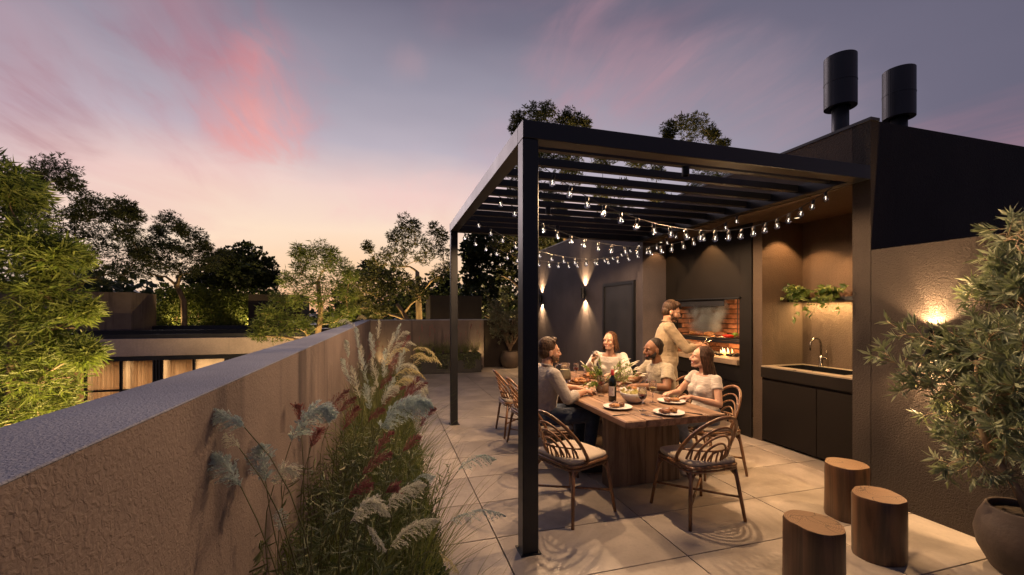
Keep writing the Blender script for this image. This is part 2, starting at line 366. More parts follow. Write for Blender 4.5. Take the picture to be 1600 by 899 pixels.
# ------------------------------------------------------------------ mesh helpers
class MB:
    """collects shapes; build() links them as one mesh object"""
    def __init__(self): self.v = []; self.f = []; self.n = 0
    def add(self, vs, fs):
        o = self.n
        self.v.append(np.asarray(vs, dtype=float).reshape(-1, 3)); self.n += len(self.v[-1])
        self.f += [tuple(i + o for i in f) for f in fs]
        return self
    def box(self, x0, x1, y0, y1, z0, z1, b=0.0):
        if b <= 0:
            vs = [(x, y, z) for z in (z0, z1) for y in (y0, y1) for x in (x0, x1)]
            self.add(vs, [(0, 2, 3, 1), (4, 5, 7, 6), (0, 1, 5, 4), (2, 6, 7, 3), (0, 4, 6, 2), (1, 3, 7, 5)])
            return self
        bm = bmesh.new(); bmesh.ops.create_cube(bm, size=1)
        for v in bm.verts:
            v.co = Vector(((x0 + x1) / 2 + v.co.x * (x1 - x0), (y0 + y1) / 2 + v.co.y * (y1 - y0), (z0 + z1) / 2 + v.co.z * (z1 - z0)))
        bmesh.ops.bevel(bm, geom=bm.edges[:], offset=b, segments=1, affect='EDGES')
        bm.verts.index_update()
        self.add([v.co[:] for v in bm.verts], [tuple(v.index for v in f.verts) for f in bm.faces]); bm.free()
        return self
    def tube(self, pts, rad, seg=6, cap=True, flat=1.0):
        pts = [Vector(p) for p in pts]; n = len(pts)
        if not hasattr(rad, '__len__'): rad = [rad] * n
        vs = []; prev = None
        for i, p in enumerate(pts):
            t = (pts[min(i + 1, n - 1)] - pts[max(i - 1, 0)])
            t = t.normalized() if t.length > 1e-9 else Vector((0, 0, 1))
            if prev is None:
                a = Vector((0, 0, 1)) if abs(t.z) < .9 else Vector((1, 0, 0))
                prev = (a - t * a.dot(t)).normalized()
            else:
                q = prev - t * prev.dot(t)
                prev = q.normalized() if q.length > 1e-6 else prev
            bi = t.cross(prev)
            for k in range(seg):
                a = 2 * PI * k / seg
                vs.append(p + prev * (math.cos(a) * rad[i]) + bi * (math.sin(a) * rad[i] * flat))
        fs = [(i * seg + k, i * seg + (k + 1) % seg, (i + 1) * seg + (k + 1) % seg, (i + 1) * seg + k) for i in range(n - 1) for k in range(seg)]
        if cap: fs += [tuple(range(seg))[::-1], tuple((n - 1) * seg + k for k in range(seg))]
        return self.add(vs, fs)
    def lathe(self, prof, c=(0, 0, 0), seg=24, closed=False):
        c = Vector(c); vs = []
        for r, z in prof:
            for k in range(seg):
                a = 2 * PI * k / seg; vs.append((c.x + r * math.cos(a), c.y + r * math.sin(a), c.z + z))
        n = len(prof)
        fs = [(i * seg + k, i * seg + (k + 1) % seg, (i + 1) * seg + (k + 1) % seg, (i + 1) * seg + k) for i in range(n - 1) for k in range(seg)]
        if closed: fs += [tuple(range(seg))[::-1], tuple((n - 1) * seg + k for k in range(seg))]
        return self.add(vs, fs)
    def ell(self, c, r, rot=None, seg=12, rings=8):
        c = Vector(c); vs = []; rot = rot or Matrix.Identity(3)
        if not hasattr(r, '__len__'): r = (r, r, r)
        for i in range(rings + 1):
            th = PI * i / rings - PI / 2
            for k in range(seg):
                a = 2 * PI * k / seg
                cr = max(math.cos(th), .02)
                vs.append(c + rot @ Vector((cr * math.cos(a) * r[0], cr * math.sin(a) * r[1], math.sin(th) * r[2])))
        fs = [(i * seg + k, i * seg + (k + 1) % seg, (i + 1) * seg + (k + 1) % seg, (i + 1) * seg + k) for i in range(rings) for k in range(seg)]
        fs += [tuple(range(seg))[::-1], tuple(rings * seg + k for k in range(seg))]
        return self.add(vs, fs)
    def cap(self, p0, p1, r0, r1, seg=10):
        p0, p1 = Vector(p0), Vector(p1); t = (p1 - p0); t = t.normalized() if t.length > 1e-6 else Vector((0, 0, 1))
        pts, rr = [], []
        for k in range(4):
            a = -PI / 2 + (k + .15) * PI / 8; pts.append(p0 + t * (math.sin(a) * r0)); rr.append(math.cos(a) * r0)
        pts.append(p0); rr.append(r0); pts.append(p1); rr.append(r1)
        for k in range(1, 5):
            a = (k - .15) * PI / 8; pts.append(p1 + t * (math.sin(a) * r1)); rr.append(math.cos(a) * r1)
        return self.tube(pts, rr, seg)
    def loft(self, secs, seg=16):
        """secs: (centre, x axis vector, y axis vector) ellipses"""
        vs = []
        for c, ax, ay in secs:
            for k in range(seg):
                a = 2 * PI * k / seg; vs.append(Vector(c) + Vector(ax) * math.cos(a) + Vector(ay) * math.sin(a))
        n = len(secs)
        fs = [(i * seg + k, i * seg + (k + 1) % seg, (i + 1) * seg + (k + 1) % seg, (i + 1) * seg + k) for i in range(n - 1) for k in range(seg)]
        fs += [tuple(range(seg))[::-1], tuple((n - 1) * seg + k for k in range(seg))]
        return self.add(vs, fs)
    def quads(self, v4):
        """array N x 4 x 3 of separate quads"""
        v4 = np.asarray(v4); n = len(v4); o = self.n
        self.v.append(v4.reshape(-1, 3)); self.n += 4 * n
        idx = (np.arange(4 * n) + o).reshape(-1, 4)
        self.f += [tuple(r) for r in idx.tolist()]
        return self
    def mesh(self, name, m, smooth=False):
        me = bpy.data.meshes.new(name)
        me.from_pydata(np.concatenate(self.v).tolist() if self.v else [], [], self.f)
        if m: me.materials.append(m)
        if smooth: me.polygons.foreach_set('use_smooth', [True] * len(me.polygons))
        return me
    def build(self, name, m, parent=None, smooth=False, loc=None, kind=None):
        o = bpy.data.objects.new(name, self.mesh(name, m, smooth)); COL.objects.link(o)
        if parent is not None: o.parent = parent
        if loc is not None: o.location = loc
        if kind: o['kind'] = kind
        return o


def leaf_quads(pos, dr, nr, L, W, fold=.0, mid=.45):
    """N leaves as kite-shaped quads"""
    pos = np.asarray(pos, float); dr = np.asarray(dr, float); nr = np.asarray(nr, float)
    dr = dr / (np.linalg.norm(dr, axis=1, keepdims=True) + 1e-9)
    sd = np.cross(dr, nr); sd /= (np.linalg.norm(sd, axis=1, keepdims=True) + 1e-9)
    L = np.broadcast_to(np.asarray(L, float).reshape(-1, 1), (len(pos), 1)); W = np.broadcast_to(np.asarray(W, float).reshape(-1, 1), (len(pos), 1))
    up = np.cross(sd, dr)
    m = pos + dr * L * mid + up * L * fold
    return np.stack([pos, m + sd * W / 2, pos + dr * L, m - sd * W / 2], axis=1)


def unit(n):
    v = rng.normal(size=(n, 3)); return v / np.linalg.norm(v, axis=1, keepdims=True)


def tag(o, label=None, cat=None, group=None, kind=None):
    if label: o['label'] = label
    if cat: o['category'] = cat
    if group: o['group'] = group
    if kind: o['kind'] = kind
    return o


def thing(name, label, cat, loc=(0, 0, 0), rz=0, group=None):
    o = bpy.data.objects.new(name, None); COL.objects.link(o)
    o.location = loc; o.rotation_euler = (0, 0, rz); o.empty_display_size = .1
    return tag(o, label, cat, group)


def part(name, mesh, parent, loc=(0, 0, 0), rot=(0, 0, 0)):
    o = bpy.data.objects.new(name, mesh); COL.objects.link(o); o.parent = parent; o.location = loc; o.rotation_euler = rot
    return o


def kids(o): return [c for c in bpy.data.objects if c.parent is o]


def copy_tree(o, parent=None):
    ch = kids(o)
    c = o.copy(); COL.objects.link(c)
    if parent is not None: c.parent = parent
    for k in ch: copy_tree(k, c)
    return c


def lamp(kind, loc, power, col=(1, .62, .32), size=.03, target=None, angle=None, blend=.5, sx=None, sy=None):
    d = bpy.data.lights.new('lamp_light', kind); d.energy = power; d.color = col
    if kind in ('POINT', 'SPOT'): d.shadow_soft_size = size
    if kind == 'SPOT': d.spot_size = angle; d.spot_blend = blend
    if kind == 'AREA': d.shape = 'RECTANGLE'; d.size = sx; d.size_y = sy
    o = bpy.data.objects.new('lamp_light', d); COL.objects.link(o); o.location = loc
    if target is not None: o.rotation_euler = (Vector(target) - Vector(loc)).to_track_quat('-Z', 'Y').to_euler()
    return o


WARM = (1, .50, .19)

# ------------------------------------------------------------------ ground, terrace floor with its tiles
GZ = -3.4
gb = MB(); gb.add([(-1500, -1500, GZ), (1500, -1500, GZ), (1500, 1500, GZ), (-1500, 1500, GZ)], [(0, 1, 2, 3)])
gb.build('ground', mat('ground_lawn', (.05, .055, .03), .9, var=.3, vscale=.3, bump=.5), kind='structure')
fl = MB().box(-.9, 8.9, -1.5, 12.2, -3.39, -.012).build('floor', M['grout'], kind='structure')
TW, TD, GAP = 1.15, .57, .008
tile_me = MB().box(-(TW - GAP) / 2, (TW - GAP) / 2, -(TD - GAP) / 2, (TD - GAP) / 2, -.011, 0, .0015).mesh('tile', M['tile'])
for i in range(-1, 4):
    for j in range(-4, 17):
        x0 = .74 + TW * (i); y0 = 2.93 + TD * j - .57
        cxx, cyy = x0 + TW / 2, y0 + TD / 2
        if cyy > 11.9 or cyy < .6 or cxx < -.2 or cxx > 5.2: continue
        part('tile', tile_me, fl, (cxx, cyy, random.uniform(-.0006, .0006)))

# ------------------------------------------------------------------ parapet on the near side, low wall at the end
PX0, PX1, PT = -.645, -.436, 1.4
pw = thing('parapet_wall', 'long rough grey-brown parapet running beside the grass bed, sky light painted blue-grey on top', 'wall', (PX0, 0, 0))
MB().box(PX0, PX1, -2.5, 11.9, -3.4, PT - .005).build('wall', M['parapet'], pw).matrix_parent_inverse = Matrix.Translation((-PX0, 0, 0))
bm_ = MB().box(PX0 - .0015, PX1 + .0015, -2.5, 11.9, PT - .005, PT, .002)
bm_.build('sky_tinted_top', M['sky_tinted_top'], pw).matrix_parent_inverse = Matrix.Translation((-PX0, 0, 0))

ew = thing('end_wall', 'low beige rendered wall closing the far end of the terrace behind the planter', 'wall', (1, 11.9, 0))
MB().box(-1.66, 1.63, 0, .18, 0, 1.37, .004).build('wall', M['parapet'], ew)
MB().box(-1.66, 1.64, -.004, .184, 1.37, 1.40, .004).build('sky_tinted_top', M['sky_tinted_top'], ew)
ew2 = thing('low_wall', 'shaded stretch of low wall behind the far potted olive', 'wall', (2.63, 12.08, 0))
MB().box(.002, 1.4, 0, .18, 0, 1.37, .004).build('wall', M['wall'], ew2)  # shade on this stretch is put into the darker stucco colour
MB().box(.002, 1.4, -.004, .184, 1.37, 1.40, .004).build('sky_tinted_top', M['sky_tinted_top'], ew2)

# planting bed edge and soil
bed = thing('planting_bed', 'long soil bed with a low dark kerb between parapet and floor tiles', 'planting bed', (-.1, 5, 0))
MB().box(-.334, .32, -4.2, 6.0, -.008, .05).build('soil', M['soil'], bed)
MB().box(.321, .345, -4.2, 6.0, -.009, .06, .003).build('kerb', M['frame'], bed)

# ------------------------------------------------------------------ house: grill block, niche, tall wall
HT = 3.26
house = thing('house', 'dark rough rendered roof house wall block with grill recess and sink niche', 'house', (4, 6, 0))
HI = Matrix.Translation((-4, -6, 0))


def hpart(name, mb, m, **k):
    o = mb.build(name, m, house, **k); o.matrix_parent_inverse = HI; return o


hpart('wall', MB().box(4.0, 9, -3, 2.655, 0, 2.135), M['wall'])
hpart('end_wall', MB().box(4.0, 9, 2.66, 2.81, 0, HT), M['wall'])
hpart('lintel', MB().box(4.0, 9, 2.812, 6.078, 2.74, HT), M['brownwall'])
hpart('side_wall', MB().box(4.0, 9, 6.08, 12.3, 0, HT), M['coolwall'])
hpart('niche_wall', MB().box(5.11, 5.3, 2.812, 4.2, 0, 2.738), M['brownwall'])
hpart('niche_side_wall', MB().box(4.46, 5.3, 4.202, 4.34, 0, 2.738), M['brownwall'])
for x0, x1, y0, y1 in ((3.998, 9, 2.655, 2.80), (3.998, 9, 2.80, 12.3)):
    pass
hpart('roof_edge', MB().box(3.992, 4.10, 2.652, 12.3, HT, HT + .025), M['frame'])

# door in the long wall
door = thing('door', 'dark grey flush door in the rendered wall beside the grill recess', 'door', (4, 6.82, 0))
MB().box(-.03, .02, -.475, .475, .03, 2.08, .003).build('door_leaf', M['frame'], door)
fr = MB(); fr.box(-.045, .0, -.535, -.477, 0, 2.14); fr.box(-.045, .0, .477, .535, 0, 2.14); fr.box(-.045, .0, -.477, .477, 2.082, 2.14)
fr.build('door_frame', M['black'], door)
MB().tube([(-.03, .40, 1.0), (-.085, .40, 1.0), (-.085, .29, 1.0)], .009, 8).build('handle', M['chrome'], door, smooth=True)

# grill block: steel front with opening, bricks inside
fb = thing('barbecue', 'built-in charcoal barbecue with black steel front, brick firebox and stone hearth', 'barbecue', (4.44, 5.15, 0))
FI = Matrix.Translation((-4.44, -5.15, 0))


def fpart(name, mb, m, **k):
    o = mb.build(name, m, fb, **k); o.matrix_parent_inverse = FI; return o


OY0, OY1, OZ0, OZ1 = 4.54, 5.80, .97, 1.77
fpart('front_panel', MB().box(4.44, 4.46, 4.344, OY0, 0.0, 2.738), M['blacksheet'])
fpart('front_panel', MB().box(4.44, 4.46, OY1, 6.078, 0.0, 2.738), M['blacksheet'])
fpart('hood_panel', MB().box(4.44, 4.46, OY0 + .001, OY1 - .001, OZ1, 2.738), M['blacksheet'])
fpart('base_panel', MB().box(4.442, 4.46, OY0 + .001, OY1 - .001, .05, .66, .002), M['blacksheet'])
fpart('base_panel', MB().box(4.442, 4.46, OY0 + .001, OY1 - .001, .672, OZ0 - .07, .002), M['blacksheet'])
fpart('rail', MB().box(4.415, 4.4385, OY0 - .03, OY1 + .02, OZ1 + .012, OZ1 + .03), M['black'])
fpart('guillotine_door', MB().box(4.47, 4.485, OY0 + .3, OY1 - .02, OZ1 - .085, OZ1 + .1, .003), M['chimney'])
fpart('hearth', MB().box(4.40, 5.06, OY0 - .001, OY1 + .001, OZ0 - .07, OZ0, .004), M['hearth'])
fpart('firebox_shell', MB().box(5.125, 5.3, OY0 - .1, OY1 + .2, OZ0 - .3, 2.7).box(4.46, 5.125, OY1 + .07, OY1 + .2, OZ0 - .3, 2.7).box(4.46, 5.125, OY0 - .19, OY0 - .07, OZ0 - .3, 2.7), M['mortar'])
bmesh_brick = MB().box(-.024, .024, -.112, .112, -.032, .032, .004).mesh('brick', M['brick'])
row = 0
zz = OZ0 + .034
while zz < 2.25:
    off = .118 if row % 2 else 0
    yy = OY0 - .07 + off
    while yy < OY1 + .1:
        o = part('brick', bmesh_brick, fb, (5.104 + random.uniform(-.006, .004), yy, zz), (0, 0, random.uniform(-.01, .01))); o.matrix_parent_inverse = FI
        yy += .236
    xx = 4.58 + (.118 if row % 2 else 0)
    while xx < 5.06:
        o = part('brick', bmesh_brick, fb, (xx, OY1 + .05 + random.uniform(-.004, .004), zz), (0, 0, PI / 2)); o.matrix_parent_inverse = FI
        o = part('brick', bmesh_brick, fb, (xx, OY0 - .05, zz), (0, 0, PI / 2)); o.matrix_parent_inverse = FI
        xx += .236
    zz += .076; row += 1
# grate
GR = 1.235
gr = MB()
for k in range(26):
    y = OY0 + .02 + k * (OY1 - OY0 - .04) / 25; gr.tube([(4.50, y, GR), (5.0, y, GR)], .0065, 5)
gr.tube([(4.50, OY0 + .02, GR - .014), (4.50, OY1 - .02, GR - .014)], .012, 6); gr.tube([(5.0, OY0 + .02, GR - .01), (5.0, OY1 - .02, GR - .01)], .01, 6)
fpart('grate', gr, M['black'])
fpart('grate_tray', MB().box(4.495, 4.51, OY0 + .02, OY1 - .02, GR - .06, GR - .028), M['chimney'])
for yy in (OY0 + .5, OY1 - .12):
    fpart('hanging_rod', MB().tube([(4.9, yy, GR), (4.9, yy, 2.2)], .007, 6), M['black'])

# food on the grate
def food_piece(name, label, cat, c, r, colr, rz=0, group=None, kind='meat'):
    mb = MB(); mb.ell((0, 0, 0), r, seg=12, rings=8)
    v = mb.v[0]; v += rng.normal(size=v.shape) * min(r) * .10
    o = mb.build(name, colr, None, smooth=True); o.location = c; o.rotation_euler = (random.uniform(-.1, .1), 0, rz)
    return tag(o, label, cat, group)


MEAT = mat('grilled_meat', (.30, .105, .04), .42, var=.3, vscale=40, bump=.8, bscale=70, col2=(.07, .025, .012))
MEAT2 = mat('roast_golden', (.48, .22, .07), .42, var=.3, vscale=45, bump=.8, bscale=70, col2=(.16, .06, .02))
CHAR = mat('charred_sausage', (.09, .03, .015), .35, var=.3, vscale=40, bump=.4)
PEPR = mat('red_pepper', (.55, .03, .015), .22, var=.1)
PEPG = mat('green_pepper', (.14, .22, .03), .3, var=.15)
GF = 'food cooking on the barbecue grate'
spots_ = [(5.62, 'flat browned steak at the far end of the barbecue grate', MEAT2, (.07, .10, .032)), (5.47, 'thick rib steak beside the flat steak on the grate', MEAT, (.09, .09, .040)),
          (5.28, 'wide golden steak in the middle of the grate under the smoke', MEAT2, (.08, .11, .036)), (5.08, 'dark steak between golden steak and red pepper on the grate', MEAT, (.08, .09, .038))]
for y, lab, mm, r in spots_:
    food_piece('steak', lab, 'meat', (4.62, y, GR + .038), r, mm, random.uniform(-.4, .4), GF)
food_piece('steak', 'golden steak lying deeper in the firebox behind the others', 'meat', (4.84, 5.35, GR + .03), (.08, .13, .026), MEAT2, .3, GF)
for k, y in enumerate((4.93, 4.87)):
    food_piece('red_pepper', ['glossy red pepper on the grate nearer the steaks', 'red pepper on the grate nearer the green pepper'][k], 'pepper', (4.60, y, GR + .026), (.07, .024, .024), PEPR, random.uniform(-.3, .3), GF)
food_piece('green_pepper', 'green pepper on the grate behind the red peppers', 'pepper', (4.72, 4.90, GR + .038), (.06, .04, .035), PEPG, .2, GF)
for k in range(5):
    food_piece('sausage', ['first dark sausage of the row, at the very end of the grate', 'second dark sausage from the end of the grate', 'middle dark sausage of the row of five on the grate', 'fourth dark sausage from the end of the grate', 'fifth dark sausage of the row, nearest the green pepper'][k], 'sausage', (4.72, 4.60 + k * .05, GR + .022), (.10, .018, .018), CHAR, random.uniform(-.08, .08), GF)

# embers, flames and their light
fire = thing('fire', 'small bright charcoal fire with flames and embers under the grate', 'fire', (4.74, 5.12, OZ0))
em = MB()
for k in range(60):
    a = random.uniform(0, 2 * PI); rr = math.sqrt(random.random()) * .2
    em.ell((math.cos(a) * rr * .8, math.sin(a) * rr * 1.3, .015 + .012 * random.random()), (.022, .025, .018), seg=6, rings=4)
em.build('ember', mat('charcoal', (.02, .018, .016), .9, bump=.5), fire, kind='stuff')
flm, gg, out = new_mat('flame')
fe = gg.n('ShaderNodeEmission'); gi = gg.n('ShaderNodeTexCoord'); sp_ = gg.n('ShaderNodeSeparateXYZ'); gg.l(gi.outputs['Object'], sp_.inputs[0])
gg.l(gg.ramp(gg.m('MULTIPLY', sp_.outputs[2], 8), [(0, (1, .25, .03)), (.3, (1, .5, .12)), (1, (1, .85, .5))]), fe.inputs[0]); fe.inputs[1].default_value = 4
gg.l(fe.outputs[0], out.inputs[0])
for k in range(13):
    x, y = random.uniform(-.09, .09), random.uniform(-.12, .13); h = random.uniform(.05, .14) * (1 - abs(y) * 3); w = random.uniform(.009, .018)
    ph = random.uniform(0, 6); n = 7
    MB().tube([(x + .008 * math.sin(ph + i), y + .012 * math.sin(ph + i * .9), .01 + h * i / (n - 1)) for i in range(n)],
              [w * f for f in (.5, 1, .95, .75, .5, .25, .03)], 6).build('flame', flm, fire, smooth=True)
lf = lamp('POINT', (4.72, 5.12, OZ0 + .13), 15, (1, .50, .18), .07)
lf2 = lamp('POINT', (4.62, 4.85, 1.60), 7, (1, .62, .32), .05)

# smoke
sm, gg, out = new_mat('smoke')
pv = gg.n('ShaderNodeVolumePrincipled'); pv.inputs['Color'].default_value = (.75, .8, .85, 1); pv.inputs['Anisotropy'].default_value = .2
tc = gg.n('ShaderNodeTexCoord'); nz = gg.n('ShaderNodeTexNoise'); nz.inputs['Scale'].default_value = 3.2; nz.inputs['Detail'].default_value = 4; nz.inputs['Distortion'].default_value = 1.4
gg.l(tc.outputs['Object'], nz.inputs[0])
sp_ = gg.n('ShaderNodeSeparateXYZ'); gg.l(tc.outputs['Object'], sp_.inputs[0])
ln = gg.n('ShaderNodeVectorMath', operation='LENGTH'); mp_ = gg.n('ShaderNodeMapping'); mp_.inputs['Scale'].default_value = (3.4, 1.75, 1.75); gg.l(tc.outputs['Object'], mp_.inputs[0]); gg.l(mp_.outputs[0], ln.inputs[0])
fall = gg.m('SUBTRACT', 1.0, gg.smooth(ln.outputs['Value'], .1, .8))
gg.l(gg.m('MULTIPLY', gg.m('MULTIPLY', gg.smooth(nz.outputs[0], .42, .60), fall), 22), pv.inputs['Density'])
gg.l(pv.outputs[0], out.inputs['Volume'])
so = MB().ell((0, 0, 0), (.22, .45, .42), seg=20, rings=12).build('smoke', sm, kind='stuff'); so.location = (4.66, 5.42, 1.60)
tag(so, 'blue-grey smoke curling up from the steaks on the barbecue', 'smoke')

# ------------------------------------------------------------------ sink counter, tap, shelf
ct = thing('sink_counter', 'dark kitchen counter with stone top and sunken black sink in the niche', 'counter', (4.44, 3.5, 0))
CI = Matrix.Translation((-4.44, -3.5, 0))


def cpart(name, mb, m, parent=None, **k):
    o = mb.build(name, m, parent or ct, **k); o.matrix_parent_inverse = CI if parent is None else Matrix.Identity(4); return o


SX0, SX1, SY0, SY1 = 4.58, 4.97, 3.30, 4.08
top = MB()
top.box(4.44, SX0, 2.813, 4.199, .905, .94, .0).box(SX1, 5.108, 2.813, 4.199, .905, .94).box(SX0 + .0005, SX1 - .0005, 2.813, SY0, .905, .94).box(SX0 + .0005, SX1 - .0005, SY1, 4.199, .905, .94)
cpart('countertop', top, M['counter'])
cpart('countertop_front', MB().box(4.436, 4.4395, 2.813, 4.199, .80, .925).box(4.4395, 4.46, 2.813, 4.199, .80, .904), M['cabinet'])
cpart('sink', MB().box(SX0, SX1, SY0, SY1, .80, .81).box(SX0 - .004, SX0 + .004, SY0, SY1, .81, .944).box(SX1 - .004, SX1 + .004, SY0, SY1, .81, .944).box(SX0 + .004, SX1 - .004, SY0 - .004, SY0 + .004, .81, .9435).box(SX0 + .004, SX1 - .004, SY1 - .004, SY1 + .004, .81, .9435), M['sink'])
cpart('cabinet', MB().box(4.50, 5.1, 2.813, 4.199, .03, .80), M['black'])
for a, b in ((2.813, 3.50), (3.506, 4.197)):
    cpart('cabinet_door', MB().box(4.455, 4.475, a, b, .03, .765, .002), M['cabinet'])
tap = thing('tap', 'dark curved kitchen tap standing beside the black sink', 'tap', (5.035, 3.90, .94))
pts = [(0, 0, .0), (0, 0, .26)] + [(-.085 + .085 * math.cos(a), 0, .26 + .085 * math.sin(a)) for a in np.linspace(.2, PI, 12)] + [(-.17, 0, .20)]
MB().tube(pts, .0115, 10).build('spout', M['chrome'], tap, smooth=True)
MB().lathe([(.026, 0), (.026, .008), (.02, .012), (.02, .13), (.012, .14)], seg=16, closed=True).build('tap_body', M['chrome'], tap, smooth=True)
MB().tube([(0, 0, .10), (0, -.07, .10)], .013, 8).tube([(0, -.06, .10), (0, -.065, .20)], .005, 6).build('handle', M['chrome'], tap, smooth=True)
SHZ = 1.74
sh = thing('shelf', 'thin wooden shelf with a warm light strip beneath it above the sink', 'shelf', (4.98, 3.5, SHZ))
MB().box(-.12, .128, -.686, .698, 0, .03, .002).build('board', wood_mat('shelf_wood', (.35, .17, .08), (.2, .09, .04), 'Y'), sh)
MB().box(-.128, -.1205, -.686, .698, -.012, .034).build('edge_trim', M['black'], sh)
MB().box(.04, .06, -.66, .66, -.006, -.001).build('light_strip', glow('led_strip', (1, .66, .34), 6), sh)
lamp('AREA', (5.03, 3.5, SHZ - .012), 26, (1, .60, .24), target=(4.99, 3.5, 0), sx=.03, sy=1.3).rotation_euler = (0, R(4), 0)


def downlight(x, y, z, label, power, angle, tilt=(0, 0)):
    t = thing('downlight', label, 'ceiling light', (x, y, z), 0, 'small recessed ceiling spotlights')
    MB().lathe([(.0, -.002), (.032, -.002), (.032, -.01), (.045, -.012), (.045, 0)], seg=16).build('trim_ring', M['black'], t, smooth=False)
    MB().lathe([(.0, -.004), (.03, -.004)], seg=14).build('lens', glow('spot_lens', (1, .75, .45), 4), t)
    return lamp('SPOT', (x, y, z - .02), power, WARM, .02, (x + tilt[0], y + tilt[1], z - 1), angle, .25)


downlight(4.80, 3.25, 2.738, 'recessed ceiling spotlight over the sink at the end nearer the garden wall', 75, R(96))
downlight(4.72, 3.95, 2.738, 'recessed ceiling spotlight over the shelf at the end nearer the barbecue', 60, R(96))
downlight(4.27, 5.05, 2.738, 'recessed ceiling spotlight in front of the barbecue hood', 60, R(92))
downlight(4.25, 5.95, 2.738, 'recessed ceiling spotlight in the far corner beyond the barbecue', 12, R(88))


def sconce(y, z, label, power, X=4.0, wide=104):
    t = thing('wall_light', label, 'wall light', (X, y, z), 0, 'black up-and-down wall lights on the rendered wall')
    MB().box(-.012, 0, -.04, .04, -.06, .06, .002).build('back_plate', M['black'], t)
    mb = MB().lathe([(.038, -.11), (.045, -.11), (.045, .11), (.038, .11), (.038, .06), (.0, .06)], (-.062, 0, 0), 18); mb.lathe([(.0, -.06), (.038, -.06), (.038, -.11)], (-.062, 0, 0), 18)
    mb.build('housing', M['black'], t, smooth=False)
    MB().lathe([(0, .07), (.03, .07)], (-.062, 0, 0), 12).lathe([(0, -.07), (.03, -.07)], (-.062, 0, 0), 12).build('lens', glow('sconce_lens', (1, .78, .5), 12), t)
    for s_ in (1, -1):
        lamp('SPOT', (X - .062, y, z + s_ * .112), power, (1, .60, .28), .012, (X + .03, y, z + s_ * 1.1), R(wide), .55)
        lamp('SPOT', (X - .062, y, z + s_ * .112), power * .9, (1, .60, .28), .008, (X + .10, y, z + s_ * 1.1), R(44), .25)
    return t


sconce(8.18, 2.0, 'black cylinder wall light beside the door throwing light up and down', 120)
sconce(10.8, 1.97, 'black cylinder wall light above the far potted olive', 120)
sconce(2.21, 1.37, 'black cylinder wall light half hidden by the near olive leaves', 55, 4.0, 132)

# chimneys
for k, (x, y) in enumerate(((5.02, 3.66), (5.98, 3.66))):
    c = thing('chimney', ['round black chimney with wide cowl standing over the roof edge', 'round black chimney with wide cowl set farther back on the roof'][k], 'chimney', (x, y, HT), 0, 'pair of round black metal chimneys')
    MB().lathe([(.083, 0), (.083, .82)], seg=40, closed=True).build('pipe', M['chimney'], c, smooth=True)
    MB().lathe([(.10, .70), (.158, .70), (.158, 1.28), (.15, 1.28), (.15, .72), (.10, .72), (.10, .70)], seg=44).build('cowl', M['chimney'], c, smooth=False)
    MB().lathe([(.084, 0), (.135, 0), (.135, .006), (.09, .03), (.085, .03)], seg=30).build('flashing', M['chimney'], c, smooth=False)
    MB().lathe([(.1585, .975), (.1605, .978), (.1605, .990), (.1585, .993)], seg=44).box(-.1605, -.157, -.008, .008, .70, 1.28).build('seam', M['chimney'], c)
    MB().lathe([(.0, 1.20), (.15, 1.20)], seg=30).build('cowl_cap', M['black'], c)

# ------------------------------------------------------------------ pergola
pg = thing('pergola', 'black metal pergola with slatted roof standing over the dining table', 'pergola', (.9, 2.7, 0))
PI_ = Matrix.Translation((-.9, -2.7, 0))


def ppart(name, mb, m=None, **k):
    o = mb.build(name, m or M['black'], pg, **k); o.matrix_parent_inverse = PI_; return o


BZ0, BZ1 = 2.745, 2.865
ppart('post', MB().box(.85, .96, 2.66, 2.77, .0, BZ0, .004))
ppart('post', MB().box(.855, .955, 6.02, 6.12, .0, BZ0, .004))
for x0_, y0_ in ((.835, 2.645), (.839, 6.004)):
    ppart('base_plate', MB().box(x0_, x0_ + .14, y0_, y0_ + .14, .001, .007))
ppart('beam', MB().box(.85, 3.995, 2.655, 2.775, BZ0 + .001, BZ1, .003))
ppart('beam', MB().box(.85, .96, 2.776, 6.02, BZ0 + .001, BZ1, .003))
ppart('beam', MB().box(.85, 3.995, 6.021, 6.125, BZ0 + .001, BZ1, .003))
ppart('beam', MB().box(3.90, 3.995, 2.776, 6.02, BZ0 + .001, BZ1 - .01, .003))
slat_me = MB().box(.961, 3.899, -.027, .027, BZ1 - .073, BZ1 - .010, .002).mesh('slat', M['black'])
ys = [2.96 + .315 * k for k in range(10)]
for y in ys:
    o = part('slat', slat_me, pg, (0, y, 0)); o.matrix_parent_inverse = PI_
for x0_, y0_ in ((.835, 2.645), (.839, 6.004)):
    for ax_, ay_ in ((.012, .012), (.128, .012), (.012, .128), (.128, .128)):
        ppart('bolt', MB().lathe([(0, .0), (.006, .0), (.006, .006), (0, .007)], (x0_ + ax_ * .93, y0_ + ay_ * .93, .007), 6), M['chrome'])
# small downlights hung under the slats over the table
LIGHTS = [(1.75, 4.535, 145, 'spotlight under a middle pergola slat on the post side of the table'), (2.70, 4.535, 160, 'spotlight under a middle pergola slat on the grill side of the table'), (2.25, 5.48, 105, 'spotlight under the pergola slat over the far end of the table'), (2.35, 2.96, 190, 'spotlight under the pergola slat nearest the camera, over the table end')]
for k, (x, y, pw_, slab) in enumerate(LIGHTS):
    t = thing('spotlight', 'small black cylinder ' + slab, 'spotlight', (x, y, BZ1 - .074), 0, 'small spotlights under the pergola slats')
    MB().lathe([(0, 0), (.03, 0), (.03, -.07), (.026, -.07), (.026, -.05), (0, -.05)], seg=16).build('housing', M['black'], t)
    lamp('SPOT', (x, y, BZ1 - .19), pw_, (1, .62, .33), .025, (x, y, 0), R(172), .15)

